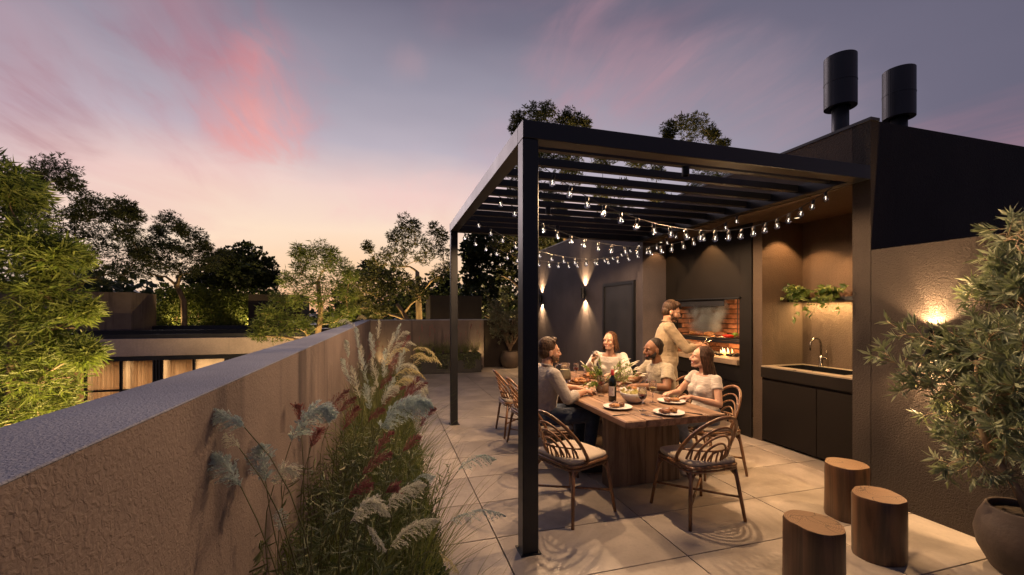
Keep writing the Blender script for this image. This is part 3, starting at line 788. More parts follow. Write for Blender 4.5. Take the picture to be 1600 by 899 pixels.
# ------------------------------------------------------------------ strings of bulbs
bulb_me = MB().lathe([(.004, -.066), (.014, -.063), (.0215, -.052), (.0235, -.040), (.0205, -.026), (.0135, -.013), (.011, -.004)], seg=12).mesh('bulb', M['bulb'], True)
sock_me = MB().lathe([(.0125, -.012), (.0135, 0), (.0135, .022), (.006, .028)], seg=8, closed=True).mesh('socket', M['black'], True)
fil_me = MB().tube([(0, 0, -.047), (.003, 0, -.037), (-.003, 0, -.029), (0, 0, -.02)], .0034, 5).mesh('filament', M['filament'])
strings = [(2.905, .48, 21, 'string of clear bulbs sagging lowest, nearest the front beam of the pergola'),
           (3.93, .46, 20, 'second string of clear bulbs in from the front beam of the pergola'),
           (4.98, .46, 19, 'third string of clear bulbs, across the far half of the table'),
           (5.90, .40, 19, 'string of clear bulbs hung next to the far beam of the pergola')]
for y, sag, nb, lab in strings:
    t = thing('string_light', lab, 'string lights', (2.43, y, 2.74), 0, 'strings of clear bulbs under the pergola')
    P = lambda u: Vector((-1.47 + 2.94 * u, .03 * math.sin(u * 9), -.0 - sag * (1 - (2 * u - 1) ** 2)))
    MB().tube([P(u) for u in np.linspace(0, 1, 40)], .0032, 5).build('wire', M['black'], t)
    for k in range(nb):
        u = (k + .5) / nb; p = P(u) - Vector((0, 0, .024)); r3 = (random.uniform(-.25, .25), random.uniform(-.25, .25), random.uniform(0, 6))
        b = part('bulb', bulb_me, t, p, r3)
        part('filament', fil_me, b); part('socket', sock_me, b)
# ------------------------------------------------------------------ table
TT = .75
tb = thing('dining_table', 'long reclaimed wood dining table with thick top on slab legs under the pergola', 'table', (2.245, 4.3, 0))
TX0, TX1, TY0, TY1 = 1.77, 2.72, 2.92, 5.65
nb_ = 5; wpl = (TX1 - TX0) / nb_
for k in range(nb_):
    a = TX0 + wpl * k + .001; b = TX0 + wpl * (k + 1) - .001
    dy = random.uniform(-.003, .003)
    me = MB().box(-(b - a) / 2, (b - a) / 2, TY0 - 4.3 + dy, TY1 - 4.3, -.058, 0, .003 if 0 < k < nb_ - 1 else .009).mesh('plank', M['table'])
    part('plank', me, tb, ((a + b) / 2 - 2.245, 0, TT + random.uniform(-.001, .001)))
for y in (3.46, 5.0):
    for k in range(4):
        a = 1.92 + k * .19
        me = MB().box(-.0945, .0945, -.06, .06, -.345, .345, .003).mesh('leg_plank', M['tableleg'])
        part('leg_plank', me, tb, (a + .095 - 2.245, y + .06 + random.uniform(-.002, .002) - 4.3, .3455))
MB().box(2.22 - 2.245, 2.27 - 2.245, 3.585 - 4.3, 5.0 - 4.3, .25, .40, .004).build('crossbar', M['tableleg'], tb)

# ------------------------------------------------------------------ rattan chairs
CH = {}


def chair_meshes():
    W2, D2 = .235, .215
    def leg(sx, sy):
        mb = MB()
        bot = Vector((sx * (W2 + .015), sy * (D2 + .025), 0)); top = Vector((sx * (W2 - .035), sy * (D2 - .03), .425))
        mb.tube([bot, bot.lerp(top, .5) + Vector((0, 0, 0)), top], [.0125, .0145, .014], 8)
        # bent brace under the seat
        mb.tube([bot.lerp(top, .62), bot.lerp(top, .82) + Vector((-sx * .012, 0, 0)), top + Vector((-sx * .05, 0, -.025)), top + Vector((-sx * .11, 0, -.012))], .0085, 6)
        mb.tube([bot.lerp(top, .62), bot.lerp(top, .82) + Vector((0, -sy * .012, 0)), top + Vector((0, -sy * .05, -.025)), top + Vector((0, -sy * .11, -.012))], .0085, 6)
        return mb.mesh('leg', M['rattan'], True)
    CH['leg'] = {(a, b): leg(a, b) for a in (-1, 1) for b in (-1, 1)}
    sf = MB(); ring = []
    for k in range(33):
        a = 2 * PI * k / 32; c, s_ = math.cos(a), math.sin(a)
        ring.append((math.copysign(abs(c) ** .34, c) * (W2 - .01), math.copysign(abs(s_) ** .34, s_) * (D2 + .005), .435))
    sf.tube(ring, .0135, 8, cap=False)
    sf.tube([(x, y, .408) for x, y, z in ring], .010, 6, cap=False)
    CH['frame'] = sf.mesh('seat_frame', M['rattan'], True)
    cu = MB(); secs = []
    for z, f in ((.440, .90), (.445, .965), (.460, 1.0), (.475, .985), (.484, .90), (.488, .6)):
        secs.append([(math.copysign(abs(math.cos(2 * PI * k / 32)) ** .34, math.cos(2 * PI * k / 32)) * (W2 - .012) * f,
                      math.copysign(abs(math.sin(2 * PI * k / 32)) ** .34, math.sin(2 * PI * k / 32)) * (D2 + .004) * f, z) for k in range(32)])
    vs = [p for s_ in secs for p in s_]; n = 32
    fs = [(i * n + k, i * n + (k + 1) % n, (i + 1) * n + (k + 1) % n, (i + 1) * n + k) for i in range(5) for k in range(n)] + [tuple(range(n))[::-1], tuple(5 * n + k for k in range(n))]
    cu.add(vs, fs); CH['cushion'] = cu.mesh('seat_cushion', M['cushion'], True)
    st = MB()
    st.tube([(-W2 - .0, -D2 - .01, .17), (W2, D2 + .01, .17)], .010, 6).tube([(W2, -D2 - .01, .182), (-W2, D2 + .01, .182)], .010, 6)
    CH['stretcher'] = st.mesh('stretcher', M['rattan'], True)
    def S(u, v):   # curved back surface: u across -1..1, v up 0..1
        return Vector((u * (.238 + .012 * v), -.205 - .115 * v + .15 * u * u * (1 - .25 * v), .45 + .375 * v))
    arcs = {}
    for s_, r_, nm in ((1.0, .014, 'back_hoop'), (.80, .009, 'arch'), (.62, .009, 'arch'), (.45, .0085, 'arch'), (.28, .008, 'arch')):
        pts = [S(s_ * math.cos(a), max(0, .02 + (.98 * s_ if s_ < 1 else 1.0) * math.sin(a))) for a in np.linspace(0, PI, 25)]
        arcs.setdefault(nm, []).append(MB().tube(pts, r_, 8 if nm == 'back_hoop' else 6).mesh(nm, M['rattan'], True))
    CH['arcs'] = arcs
    ra = MB(); ra.tube([S(u, .03) for u in np.linspace(-.98, .98, 15)], .0095, 6)
    ra.tube([S(u, .30) for u in np.linspace(-.93, .93, 15)], .007, 6)
    CH['rail'] = ra.mesh('back_rail', M['rattan'], True)
    CH['bars'] = [MB().tube([S(u, .03), S(u, .30 + .0)], .007, 6).mesh('bar', M['rattan'], True) for u in (-.71, -.53, -.36, -.18, 0, .18, .36, .53, .71)]


chair_meshes()


def make_chair(x, y, face, label):
    """face: direction the sitter looks, degrees from +X"""
    t = thing('rattan_chair', label, 'chair', (x, y, 0), R(face - 90), 'rattan chairs around the dining table')
    for k, me in CH['leg'].items(): part('leg', me, t)
    part('seat_frame', CH['frame'], t); part('seat_cushion', CH['cushion'], t); part('stretcher', CH['stretcher'], t)
    h = part('back_hoop', CH['arcs']['back_hoop'][0], t)
    for me in CH['arcs']['arch']: part('arch', me, t)
    part('back_rail', CH['rail'], t)
    for me in CH['bars']: part('bar', me, t)
    return t


make_chair(2.37, 2.86, 90, 'rattan chair at the near head of the table, back turned to the log stools')
make_chair(1.44, 3.20, 21, 'rattan chair pulled out and angled beside the near pergola post')
make_chair(1.56, 4.05, -8, 'rattan chair under the man in the grey shirt')
make_chair(1.66, 4.80, 2, 'empty rattan chair next beyond the man in the grey shirt')
make_chair(1.66, 5.42, -2, 'empty rattan chair at the far end of the pergola post side')
make_chair(3.13, 3.60, 178, 'rattan chair under the woman in the pale short-sleeved top')
make_chair(3.14, 4.28, 183, 'rattan chair under the man in the beige T-shirt')
make_chair(3.15, 4.97, 186, 'empty rattan chair between the man in the T-shirt and the woman in white')
make_chair(3.14, 5.58, 205, 'rattan chair under the woman in the white blouse')

# ------------------------------------------------------------------ log stools
def stool(x, y, r, h, label, seed):
    t = thing('log_stool', label, 'stool', (x, y, 0), seed, 'log stools on the terrace')
    rs = np.random.default_rng(seed); ph = rs.uniform(0, 6, 5); n = 40
    def rad(a, z): return r * (1 + .05 * math.sin(2 * a + ph[0]) + .035 * math.sin(3 * a + ph[1] + 2 * z) + .022 * math.sin(5 * a + ph[3] - 3 * z) + .012 * math.sin(9 * a + ph[2] + 6 * z) + .03 * (.5 - z / h) ** 2)
    mb = MB(); zs = [0, .02, h * .25, h * .5, h * .75, h - .012, h]
    vs = []
    for i, z in enumerate(zs):
        f = .97 if i in (0, len(zs) - 1) else 1
        vs += [(rad(2 * PI * k / n, z) * f * math.cos(2 * PI * k / n), rad(2 * PI * k / n, z) * f * math.sin(2 * PI * k / n), z) for k in range(n)]
    mb.add(vs, [(i * n + k, i * n + (k + 1) % n, (i + 1) * n + (k + 1) % n, (i + 1) * n + k) for i in range(len(zs) - 1) for k in range(n)])
    mb.build('log', M['stump'], t, smooth=True)
    z = h + .001
    MB().add([(rad(2 * PI * k / n, h) * .972 * math.cos(2 * PI * k / n), rad(2 * PI * k / n, h) * .972 * math.sin(2 * PI * k / n), z) for k in range(n)] + [(.0, 0, z)],
             [(k, (k + 1) % n, n) for k in range(n)]).build('cut_top', M['stumptop'], t)


stool(*at(1372, 868, z=0)[:2], .145, .40, 'log stool in the middle of the three, catching the wall light on its side', 3)
stool(*at(1322, 806, z=0)[:2], .145, .41, 'log stool standing farthest back, nearest the sink counter', 5)
stool(*at(1272, 925, z=0)[:2], .145, .40, 'log stool nearest the chair, cut off by the bottom of the photo', 8)


# ------------------------------------------------------------------ on the table
def on(px, py, z=TT): return at(px, py, z=z + .001)


def lathe_thing(name, label, cat, p, prof, m, seg=28, group=None, part_name=None):
    t = thing(name, label, cat, p, random.uniform(0, 6), group)
    MB().lathe(prof, seg=seg).build(part_name or name, m, t, smooth=True)
    return t


PLATE = [(0, .004), (.075, .004), (.085, .006), (.125, .018), (.128, .021), (.124, .021), (.085, .010), (.0, .009)]
def plate(px, py, label, sc_=1.0, pieces=()):
    p = on(px, py); t = thing('plate', label, 'plate', p, random.uniform(0, 6), 'white plates on the dining table'); t.scale = (sc_,) * 3
    MB().lathe(PLATE, seg=36).build('dish', M['plate'], t, smooth=True)
    for (dx, dy, r, mm, nm, lab) in pieces:
        o = food_piece(nm, lab, 'food', (p.x + dx * sc_, p.y + dy * sc_, p.z + .012 + r[2] * .8), r, mm, random.uniform(-2, 2), 'food served on the plates')
    return t


VEG = mat('herb_leaves', (.06, .12, .02), .5, var=.2)
plate(965, 638, 'white plate of browned meat beside the wine bottle, nearest the post', 1, [(-.03, .0, (.05, .035, .018), MEAT2, 'roast_slice', 'golden roast slice on the plate beside the wine bottle'), (.045, .01, (.035, .028, .02), MEAT, 'meat_piece', 'dark meat piece at the edge of the plate beside the wine bottle'), (0, .045, (.03, .025, .024), CHAR, 'meat_piece', 'charred lump on top of the plate beside the wine bottle')])
plate(1045, 647, 'white plate with a roast leg at the head of the table', 1, [(-.04, 0, (.05, .035, .02), MEAT, 'roast_slice', 'red-brown roast slice on the head-of-table plate'), (.045, .01, (.045, .03, .022), MEAT2, 'roast_slice', 'golden roast leg meat on the head-of-table plate'), (.085, .035, (.035, .011, .011), MEAT2, 'drumstick', 'thin drumstick bone end on the head-of-table plate')])
plate(1049, 629, 'white plate of grilled meat in front of the woman in the pale top', 1, [(-.045, 0, (.045, .03, .018), MEAT, 'roast_slice', 'dark roast slice on the plate of the woman in the pale top'), (.03, 0, (.055, .035, .018), MEAT2, 'roast_slice', 'golden roast slice on the plate of the woman in the pale top')])
plate(905, 611, 'white plate under the hands of the man in the grey shirt', .95, [(.03, -.02, (.05, .03, .018), MEAT, 'roast_slice', 'dark roast slice on the plate of the man in the grey shirt'), (-.03, .03, (.03, .025, .015), MEAT2, 'roast_slice', 'golden slice on the plate of the man in the grey shirt')])
plate(987, 611, 'white plate behind the salad bowl, by the man in the T-shirt', 1, [(0, 0, (.06, .04, .02), MEAT2, 'roast_slice', 'golden roast slice behind the salad bowl'), (.05, .03, (.03, .03, .02), MEAT, 'meat_piece', 'small dark meat piece behind the salad bowl')])
# platters
for (px, py, lab, g1) in ((908, 599, 'round wooden platter of roast pieces between jug and flower pot', 'near'), (925, 590, 'second wooden platter of roast pieces farther along the table', 'far')):
    p = on(px, py); t = thing('platter', lab, 'platter', p, 0, 'wooden platters of roast food')
    MB().lathe([(0, 0), (.15, 0), (.165, .012), (.165, .022), (.15, .016), (0, .014)], seg=32).build('board', wood_mat('platter_wood', (.18, .09, .04), (.08, .04, .02), 'X'), t, smooth=False)
    for k in range(8):
        a = k * 2 * PI / 7; rr = .085 if k < 7 else 0
        mb = MB().ell((rr * math.cos(a), rr * math.sin(a), .034 + (.02 if k == 7 else 0)), (.045, .028, .02), Matrix.Rotation(a + 1, 3, 'Z'), 10, 7)
        mb.v[0] += rng.normal(size=mb.v[0].shape) * .002
        mb.build('roast_piece', MEAT2 if k % 3 else MEAT, t, smooth=True)

bo = lathe_thing('salad_bowl', 'round white salad bowl in the middle of the near half of the table', 'bowl', on(990, 629), [(0, .0), (.05, 0), (.055, .004), (.095, .03), (.118, .065), (.124, .098), (.118, .098), (.11, .065), (.085, .034), (0, .02)], M['bowl'], 36, part_name='bowl')
lv = MB(); n = 120; a = rng.uniform(0, 2 * PI, n); rr = np.sqrt(rng.uniform(0, 1, n)) * .10
lv.quads(leaf_quads(np.stack([rr * np.cos(a), rr * np.sin(a), .075 + .02 * rng.random(n)], 1), unit(n) * [1, 1, .4] + [0, 0, .15], unit(n), .045, .03, .1))
lv.build('salad', leaf_mat('salad_leaf', (.32, .30, .12), (.60, .50, .30)), bo, kind='stuff')
WINE = mat('red_wine', (.15, .006, .012), .08, var=0)
WHITEW = mat('white_wine', (.62, .52, .20), .1, var=0)


def wineglass(p, label, wine, sc_=1.0, group='wine glasses on the dining table', tilt=None, fill=.5):
    t = thing('wine_glass', label, 'wine glass', p, 0, group); t.scale = (sc_,) * 3
    if tilt: t.rotation_euler = tilt
    prof = [(0, .0), (.034, .001), (.034, .003), (.006, .008), (.004, .02), (.004, .085), (.012, .093), (.028, .108), (.037, .130), (.039, .150), (.035, .185), (.031, .205),
            (.0295, .205), (.0335, .185), (.0372, .150), (.0352, .130), (.026, .109), (.0, .095)]
    MB().lathe(prof, seg=24).build('glass', M['glassw'], t, smooth=True)
    top = .12 + .03 * fill
    if wine is not None:
        MB().lathe([(0, .0965), (.0255, .110), (.0345, .131), (.0362, top + .004), (0, top + .004)], seg=20).build('wine', wine, t, smooth=False)
    return t


wineglass(on(1004, 642), 'glass of red wine in front of the salad bowl', WINE)
wineglass(on(939, 619), 'glass of red wine beside the flower pot, left of the bottle', WINE)
wineglass(on(1020, 629), 'glass of white wine standing right of the salad bowl', WHITEW, 1.02)
wineglass(on(966, 612), 'glass of red wine just behind the wine bottle', WINE, .95)
wineglass(on(900, 591), 'glass of red wine behind the water jug', WINE, .95)
wineglass(on(1008, 606), 'empty wine glass by the hands of the man in the T-shirt', None, .8)

p = on(957, 627)
bt = thing('wine_bottle', 'dark wine bottle with red capsule and plain white label', 'bottle', p)
MB().lathe([(0, .0), (.034, .0), (.0375, .004), (.0375, .19), (.034, .208), (.018, .232), (.0145, .245), (.0145, .30), (0, .301)], seg=32).build('glass_body', mat('bottle_glass', (.008, .012, .009), .08, var=0, spec=.7), bt, smooth=True)
MB().lathe([(.0155, .248), (.0155, .303), (.0, .304)], seg=24).build('capsule', mat('red_capsule', (.33, .012, .015), .35, var=.05), bt, smooth=True)
lab = MB(); vs = []; ang0 = math.atan2(-p.y, -p.x)
for i in range(13):
    a = ang0 - .5 + 1.55 * (i / 12 - .35)
    vs += [(.0382 * math.cos(a), .0382 * math.sin(a), .055), (.0382 * math.cos(a), .0382 * math.sin(a), .145)]
lab.add(vs, [(2 * i, 2 * i + 2, 2 * i + 3, 2 * i + 1) for i in range(12)]).build('label', mat('paper_label', (.72, .66, .62), .6, var=.02), bt)
mk = MB()
for (z0, z1, h) in ((.118, .124, .14), (.108, .110, .22), (.075, .077, .25), (.069, .071, .2)):
    vs = []
    for i in range(6):
        a = ang0 + .02 + h * (i / 5 * 2 - 1)
        vs += [(.0386 * math.cos(a), .0386 * math.sin(a), z0), (.0386 * math.cos(a), .0386 * math.sin(a), z1)]
    mk.add(vs, [(2 * i, 2 * i + 2, 2 * i + 3, 2 * i + 1) for i in range(5)])
mk.build('label_print', mat('label_ink', (.10, .08, .08), .6), bt)

p = on(883, 597)
jg = thing('jug', 'clear glass jug of pale lemonade beside the man in the grey shirt', 'jug', p, R(150)); jg.scale = (1.12,) * 3
MB().lathe([(0, 0), (.05, 0), (.055, .004), (.066, .04), (.068, .075), (.055, .125), (.046, .16), (.050, .205), (.0485, .205), (.0445, .16), (.053, .125), (.0662, .075), (.064, .04), (.0, .008)], seg=32).build('glass_body', M['glassw'], jg, smooth=True)
MB().lathe([(0, .010), (.0635, .04), (.0655, .075), (.0525, .125), (.050, .135), (0, .135)], seg=28).build('lemonade', mat('lemonade', (.70, .62, .42), .2, var=.03), jg, smooth=False)
MB().tube([(.046, 0, .185), (.075, 0, .195), (.105, 0, .17), (.108, 0, .12), (.085, 0, .07), (.064, 0, .055)], .007, 8).build('handle', M['glassw'], jg, smooth=True)

# cutlery
def cutlery(px, py, ang, kind, label):
    t = thing(kind, label, kind, on(px, py), ang, 'cutlery on the dining table')
    mb = MB()
    mb.tube([(-.10, 0, .004), (-.03, 0, .003), (.02, 0, .004)], [.005, .004, .003], 6, flat=.5)
    mb.build('handle', M['steel'] if kind == 'fork' else M['black'], t, smooth=True)
    m2 = MB()
    if kind == 'fork':
        m2.box(.02, .05, -.010, .010, .003, .005)
        for k in range(4): m2.tube([(.05, -.009 + .006 * k, .004), (.088, -.009 + .006 * k, .006)], .0015, 4)
        m2.build('tines', M['steel'], t)
    else:
        m2.add([(.02, -.006, .003), (.02, .006, .003), (.11, .005, .003), (.12, -.004, .003), (.02, -.006, .006), (.02, .006, .004), (.11, .005, .004), (.12, -.004, .005)],
               [(0, 1, 2, 3), (7, 6, 5, 4), (0, 4, 5, 1), (1, 5, 6, 2), (2, 6, 7, 3), (3, 7, 4, 0)]).build('blade', M['steel'], t)
    return t


cutlery(1017, 651, R(120), 'fork', 'steel fork lying left of the roast leg plate')
cutlery(1078, 646, R(125), 'knife', 'table knife lying right of the roast leg plate')
cutlery(973, 649, R(5), 'knife', 'table knife in front of the plate beside the bottle')
cutlery(915, 619, R(10), 'knife', 'table knife by the plate of the man in the grey shirt')

# flower pot with white-tipped branches
p = on(941, 613)
fp = thing('flower_pot', 'brown pot of leafy branches with white flower spikes on the table', 'flower pot', p)
MB().lathe([(0, 0), (.05, 0), (.058, .004), (.072, .04), (.074, .075), (.066, .10), (.060, .10), (.066, .07), (0, .05)], seg=28).build('pot', mat('brown_pot', (.26, .18, .13), .5, var=.2, vscale=14, bump=.2), fp, smooth=True)
LEAFY = leaf_mat('table_branch_leaf', (.10, .17, .03), (.24, .30, .07), .4)
lf_ = MB(); stm = MB(); fls = []
def sprig(dirv, L, nleaf, droop):
    d = Vector(dirv).normalized(); pts = []
    for i in range(9):
        s_ = i / 8; pts.append(Vector((0, 0, .07)) + d * (L * s_) + Vector((0, 0, -droop * s_ * s_)))
    stm.tube(pts, [.003 * (1 - .7 * i / 8) for i in range(9)], 4)
    P_ = np.array([list(q) for q in pts]); k = rng.uniform(1.5, 8, nleaf); i0 = np.minimum(k.astype(int), 7); f_ = (k - i0)[:, None]
    pos = P_[i0] * (1 - f_) + P_[i0 + 1] * f_; dd = unit(nleaf) + np.array(d) * .6
    lf_.quads(leaf_quads(pos, dd, unit(nleaf) * .5 + [0, 0, 1], rng.uniform(.018, .038, nleaf), rng.uniform(.009, .015, nleaf), .05))
    tip = pts[-1]; dt = (pts[-1] - pts[-2]).normalized()
    if random.random() < .75: fls.append((tip, dt))
# bush rising on the jug side, long arching sprigs over towards the grill side
cr = Vector((math.cos(YAW), -math.sin(YAW), 0)); cf = Vector((math.sin(YAW), math.cos(YAW), 0))
for k in range(20):
    a = random.uniform(-.25, .6); sprig(-cr * random.uniform(.05, .75) + cf * random.uniform(-.4, .5) + Vector((0, 0, random.uniform(.5, 1.4))), random.uniform(.17, .33), 34, random.uniform(0, .05))
for k in range(22):
    sprig(cr * random.uniform(.5, 1.3) + cf * random.uniform(-.3, .5) + Vector((0, 0, random.uniform(.35, .95))), random.uniform(.28, .50), 34, random.uniform(.03, .12))
for k in range(7):
    sprig(-cr * random.uniform(.3, .9) + cf * random.uniform(-.6, .2) + Vector((0, 0, .35)), random.uniform(.15, .26), 26, random.uniform(.02, .10))
stm.build('stem', M['bark'], fp); lf_.build('foliage', LEAFY, fp, kind='stuff')
fmat = mat('white_flower', (.78, .72, .58), .7, var=.05)
for tip, dt in fls:
    q = tip; sd = Vector((-dt.y, dt.x, 0))
    MB().tube([q, q + dt * .02, q + dt * .05 + sd * .004, q + dt * .075 + Vector((0, 0, -.008))], [.004, .0065, .005, .001], 5).build('flower_spike', fmat, fp, smooth=True)
# ------------------------------------------------------------------ plants
def curve_pts(p0, d0, L, n, bend):
    """points of a stalk that starts along d0 and bends by vector bend"""
    p0 = Vector(p0); d0 = Vector(d0).normalized(); bend = Vector(bend); out = []
    for i in range(n):
        s_ = i / (n - 1); out.append(p0 + d0 * (L * s_) + bend * (L * s_ * s_))
    return out


def blades(mb, p0s, dirs, L, W, bend, seg=5):
    """many grass blades as tapering ribbons, numpy arrays"""
    n = len(p0s); s_ = np.linspace(0, 1, seg + 1)[None, :, None]
    d = dirs / np.linalg.norm(dirs, axis=1, keepdims=True)
    L = np.asarray(L)[:, None, None]
    P_ = p0s[:, None, :] + d[:, None, :] * L * s_ + bend[:, None, :] * L * s_ ** 2.2
    sd = np.cross(d, np.array([0, 0, 1.0]) + rng.normal(size=(n, 3)) * .3); sd /= np.linalg.norm(sd, axis=1, keepdims=True)
    w = (np.asarray(W)[:, None, None] * (1 - s_ ** 1.6) + .0004) * .5
    A = P_ - sd[:, None, :] * w; B = P_ + sd[:, None, :] * w
    vs = np.empty((n, (seg + 1) * 2, 3)); vs[:, 0::2] = A; vs[:, 1::2] = B
    base = mb.n; k = (seg + 1) * 2
    mb.v.append(vs.reshape(-1, 3)); mb.n += n * k
    fs = [(2 * i, 2 * i + 1, 2 * i + 3, 2 * i + 2) for i in range(seg)]
    for j in range(n):
        o = base + j * k; mb.f += [(a + o, b + o, c + o, e + o) for a, b, c, e in fs]
    return P_


GRASS = leaf_mat('grass_blade', (.08, .11, .035), (.27, .27, .11), .4)
GRASS2 = leaf_mat('leafy_stem_leaf', (.07, .105, .04), (.20, .22, .10), .35)
HEDGE = leaf_mat('box_leaf', (.018, .035, .012), (.045, .075, .022), .25)
def plume_mat(name, a, b, trans=.4):
    m, gg, out = new_mat(name)
    gi = gg.n('ShaderNodeNewGeometry'); col = gg.mix(gi.outputs['Random Per Island'], (*a, 1), (*b, 1))
    d_ = gg.n('ShaderNodeBsdfDiffuse'); gg.l(col, d_.inputs[0]); t_ = gg.n('ShaderNodeBsdfTranslucent'); gg.l(col, t_.inputs[0])
    mx = gg.n('ShaderNodeMixShader'); mx.inputs[0].default_value = trans; gg.l(d_.outputs[0], mx.inputs[1]); gg.l(t_.outputs[0], mx.inputs[2]); gg.l(mx.outputs[0], out.inputs[0])
    return m


PLUME = plume_mat('pale_plume', (.55, .56, .45), (.85, .84, .70))
PLUMEB = plume_mat('blue_plume', (.42, .52, .48), (.72, .80, .74))
PLUMEY = plume_mat('yellow_plume', (.62, .56, .28), (.85, .76, .45))
PURPLE = plume_mat('purple_plume', (.20, .075, .08), (.38, .16, .15))
STALK = mat('stalk', (.12, .13, .05), .6, var=.2)
inst = leaf_mat


def plume(parent, base, tip, arch, m, width=.055, n=700, stem_from=None, name='flower_plume', droop=.6):
    """a feathery seed head from base to tip, bowed by arch, with its stalk down to stem_from"""
    base, tip = Vector(base), Vector(tip); L = (tip - base).length
    up = Vector(arch)
    A = lambda s_: base.lerp(tip, s_) + up * (4 * s_ * (1 - s_))
    ns = max(26, n // 14); per = 16
    s_ = (np.arange(ns) + rng.random(ns)) / ns
    base_np, tip_np, up_np = np.array(base), np.array(tip), np.array(up)
    B = base_np[None] * (1 - s_[:, None]) + tip_np[None] * s_[:, None] + up_np[None] * (4 * s_ * (1 - s_))[:, None]
    T = (tip_np - base_np)[None] + up_np[None] * (4 * (1 - 2 * s_))[:, None]; T /= np.linalg.norm(T, axis=1, keepdims=True)
    prof = (np.sin(np.clip(s_ * .95 + .10, 0, 1) * PI) ** .7) * (1 - .25 * s_)
    u_ = unit(ns); u_ -= T * np.sum(u_ * T, 1, keepdims=True); u_ /= np.linalg.norm(u_, axis=1, keepdims=True)
    u_[:, 2] -= droop * .9
    D = T * .95 + u_ * .62; D /= np.linalg.norm(D, axis=1, keepdims=True)
    ls = prof * width * 1.25 * rng.uniform(.7, 1.15, ns)
    f_ = np.tile(np.linspace(.06, 1, per), ns); Bp = np.repeat(B, per, 0); Dp = np.repeat(D, per, 0); lp = np.repeat(ls, per)
    pos = Bp + Dp * (lp * f_)[:, None]; pos[:, 2] -= droop * .55 * lp * f_ ** 2
    pos += rng.normal(size=pos.shape) * width * .02
    d2 = Dp + unit(len(pos)) * .45; d2[:, 2] -= droop * .8 * f_
    ln_ = rng.uniform(.5, 1, len(pos)) * width * .26
    mb = MB().quads(leaf_quads(pos, d2, unit(len(pos)), ln_, ln_ * .30, .05, .5))
    mb.tube([A(t_) for t_ in np.linspace(0, 1, 9)], [.0016 * (1 - .7 * t_) for t_ in np.linspace(0, 1, 9)], 4)
    head_ = mb.build(name, m, parent)
    if stem_from is not None:
        f0 = Vector(stem_from); t0 = (A(.05) - A(0)).normalized(); Ls = (base - f0).length
        pts = []
        for t_ in np.linspace(0, 1, 12):
            # hermite
            h00 = 2 * t_ ** 3 - 3 * t_ ** 2 + 1; h10 = t_ ** 3 - 2 * t_ ** 2 + t_; h01 = -2 * t_ ** 3 + 3 * t_ ** 2; h11 = t_ ** 3 - t_ ** 2
            pts.append(f0 * h00 + Vector((0, 0, 1)) * Ls * h10 + base * h01 + t0 * Ls * .9 * h11)
        MB().tube(pts, [.0026 - .0012 * t_ for t_ in np.linspace(0, 1, 12)], 5).build('stalk', STALK, head_)
    return head_


def grass_clump(x, y, label, n=260, h=.75, spread=.12, lean=(0, 0), name='ornamental_grass', mt=None, w=.006, group='ornamental grasses along the parapet'):
    t = thing(name, label, 'ornamental grass', (x, y, .04), 0, group)
    a = rng.uniform(0, 2 * PI, n); rr = rng.random(n) ** .6
    p0 = np.stack([np.cos(a) * rr * spread * .6, np.sin(a) * rr * spread, np.zeros(n)], 1)
    out = np.stack([np.cos(a) * rr, np.sin(a) * rr, np.zeros(n)], 1)
    d = out * .30 + [lean[0], lean[1], 1.0] + rng.normal(size=(n, 3)) * .09
    bend = out * rng.uniform(.1, .55, (n, 1)) + rng.normal(size=(n, 3)) * .10; bend[:, 2] = -rng.uniform(.02, .35, n)
    mb = MB(); blades(mb, p0, d, h * rng.uniform(.55, 1.15, n), w * rng.uniform(.6, 1.2, n), bend, 6)
    mb.build('blades', mt or GRASS, t, kind='stuff')
    return t


def leafy_stems(x, y, label, n=16, h=.8, spread=.14):
    t = thing('leafy_shrub', label, 'shrub', (x, y, .04), 0, 'leafy shrubs among the grasses')
    lm, sm_ = MB(), MB()
    for i in range(n):
        a = random.uniform(0, 2 * PI); r_ = random.random() * spread; H = h * random.uniform(.6, 1.1)
        pts = curve_pts((r_ * math.cos(a), r_ * math.sin(a), 0), (math.cos(a) * .22, math.sin(a) * .22, 1), H, 9, (random.uniform(-.15, .15), random.uniform(-.15, .15), -.05))
        sm_.tube(pts, [.0032 * (1 - .6 * k / 8) for k in range(9)], 4)
        P_ = np.array([list(q) for q in pts]); m_ = 46; k = rng.uniform(1.2, 8, m_); i0 = np.minimum(k.astype(int), 7); f_ = (k - i0)[:, None]
        pos = P_[i0] * (1 - f_) + P_[i0 + 1] * f_; b = rng.uniform(0, 2 * PI, m_)
        dd = np.stack([np.cos(b), np.sin(b), rng.uniform(-.1, .9, m_)], 1)
        lm.quads(leaf_quads(pos, dd, np.tile([0, 0, 1.0], (m_, 1)), rng.uniform(.045, .095, m_), rng.uniform(.008, .013, m_), -.06, .4))
    sm_.build('stem', STALK, t); lm.build('foliage', GRASS2, t, kind='stuff')
    return t


# low box hedge along the tiles
t = thing('box_hedge', 'low dark small-leaved hedge edging the tiles in front of the grasses', 'hedge', (.2, 3.2, 0))
n = 46000
yy = rng.uniform(1.2, 8.4, n) ** 1.0; yy = 1.15 + (yy - 1.2) ** 1.0
ht = .30 + .06 * np.sin(yy * 3.1) + .04 * np.sin(yy * 7.3 + 1)
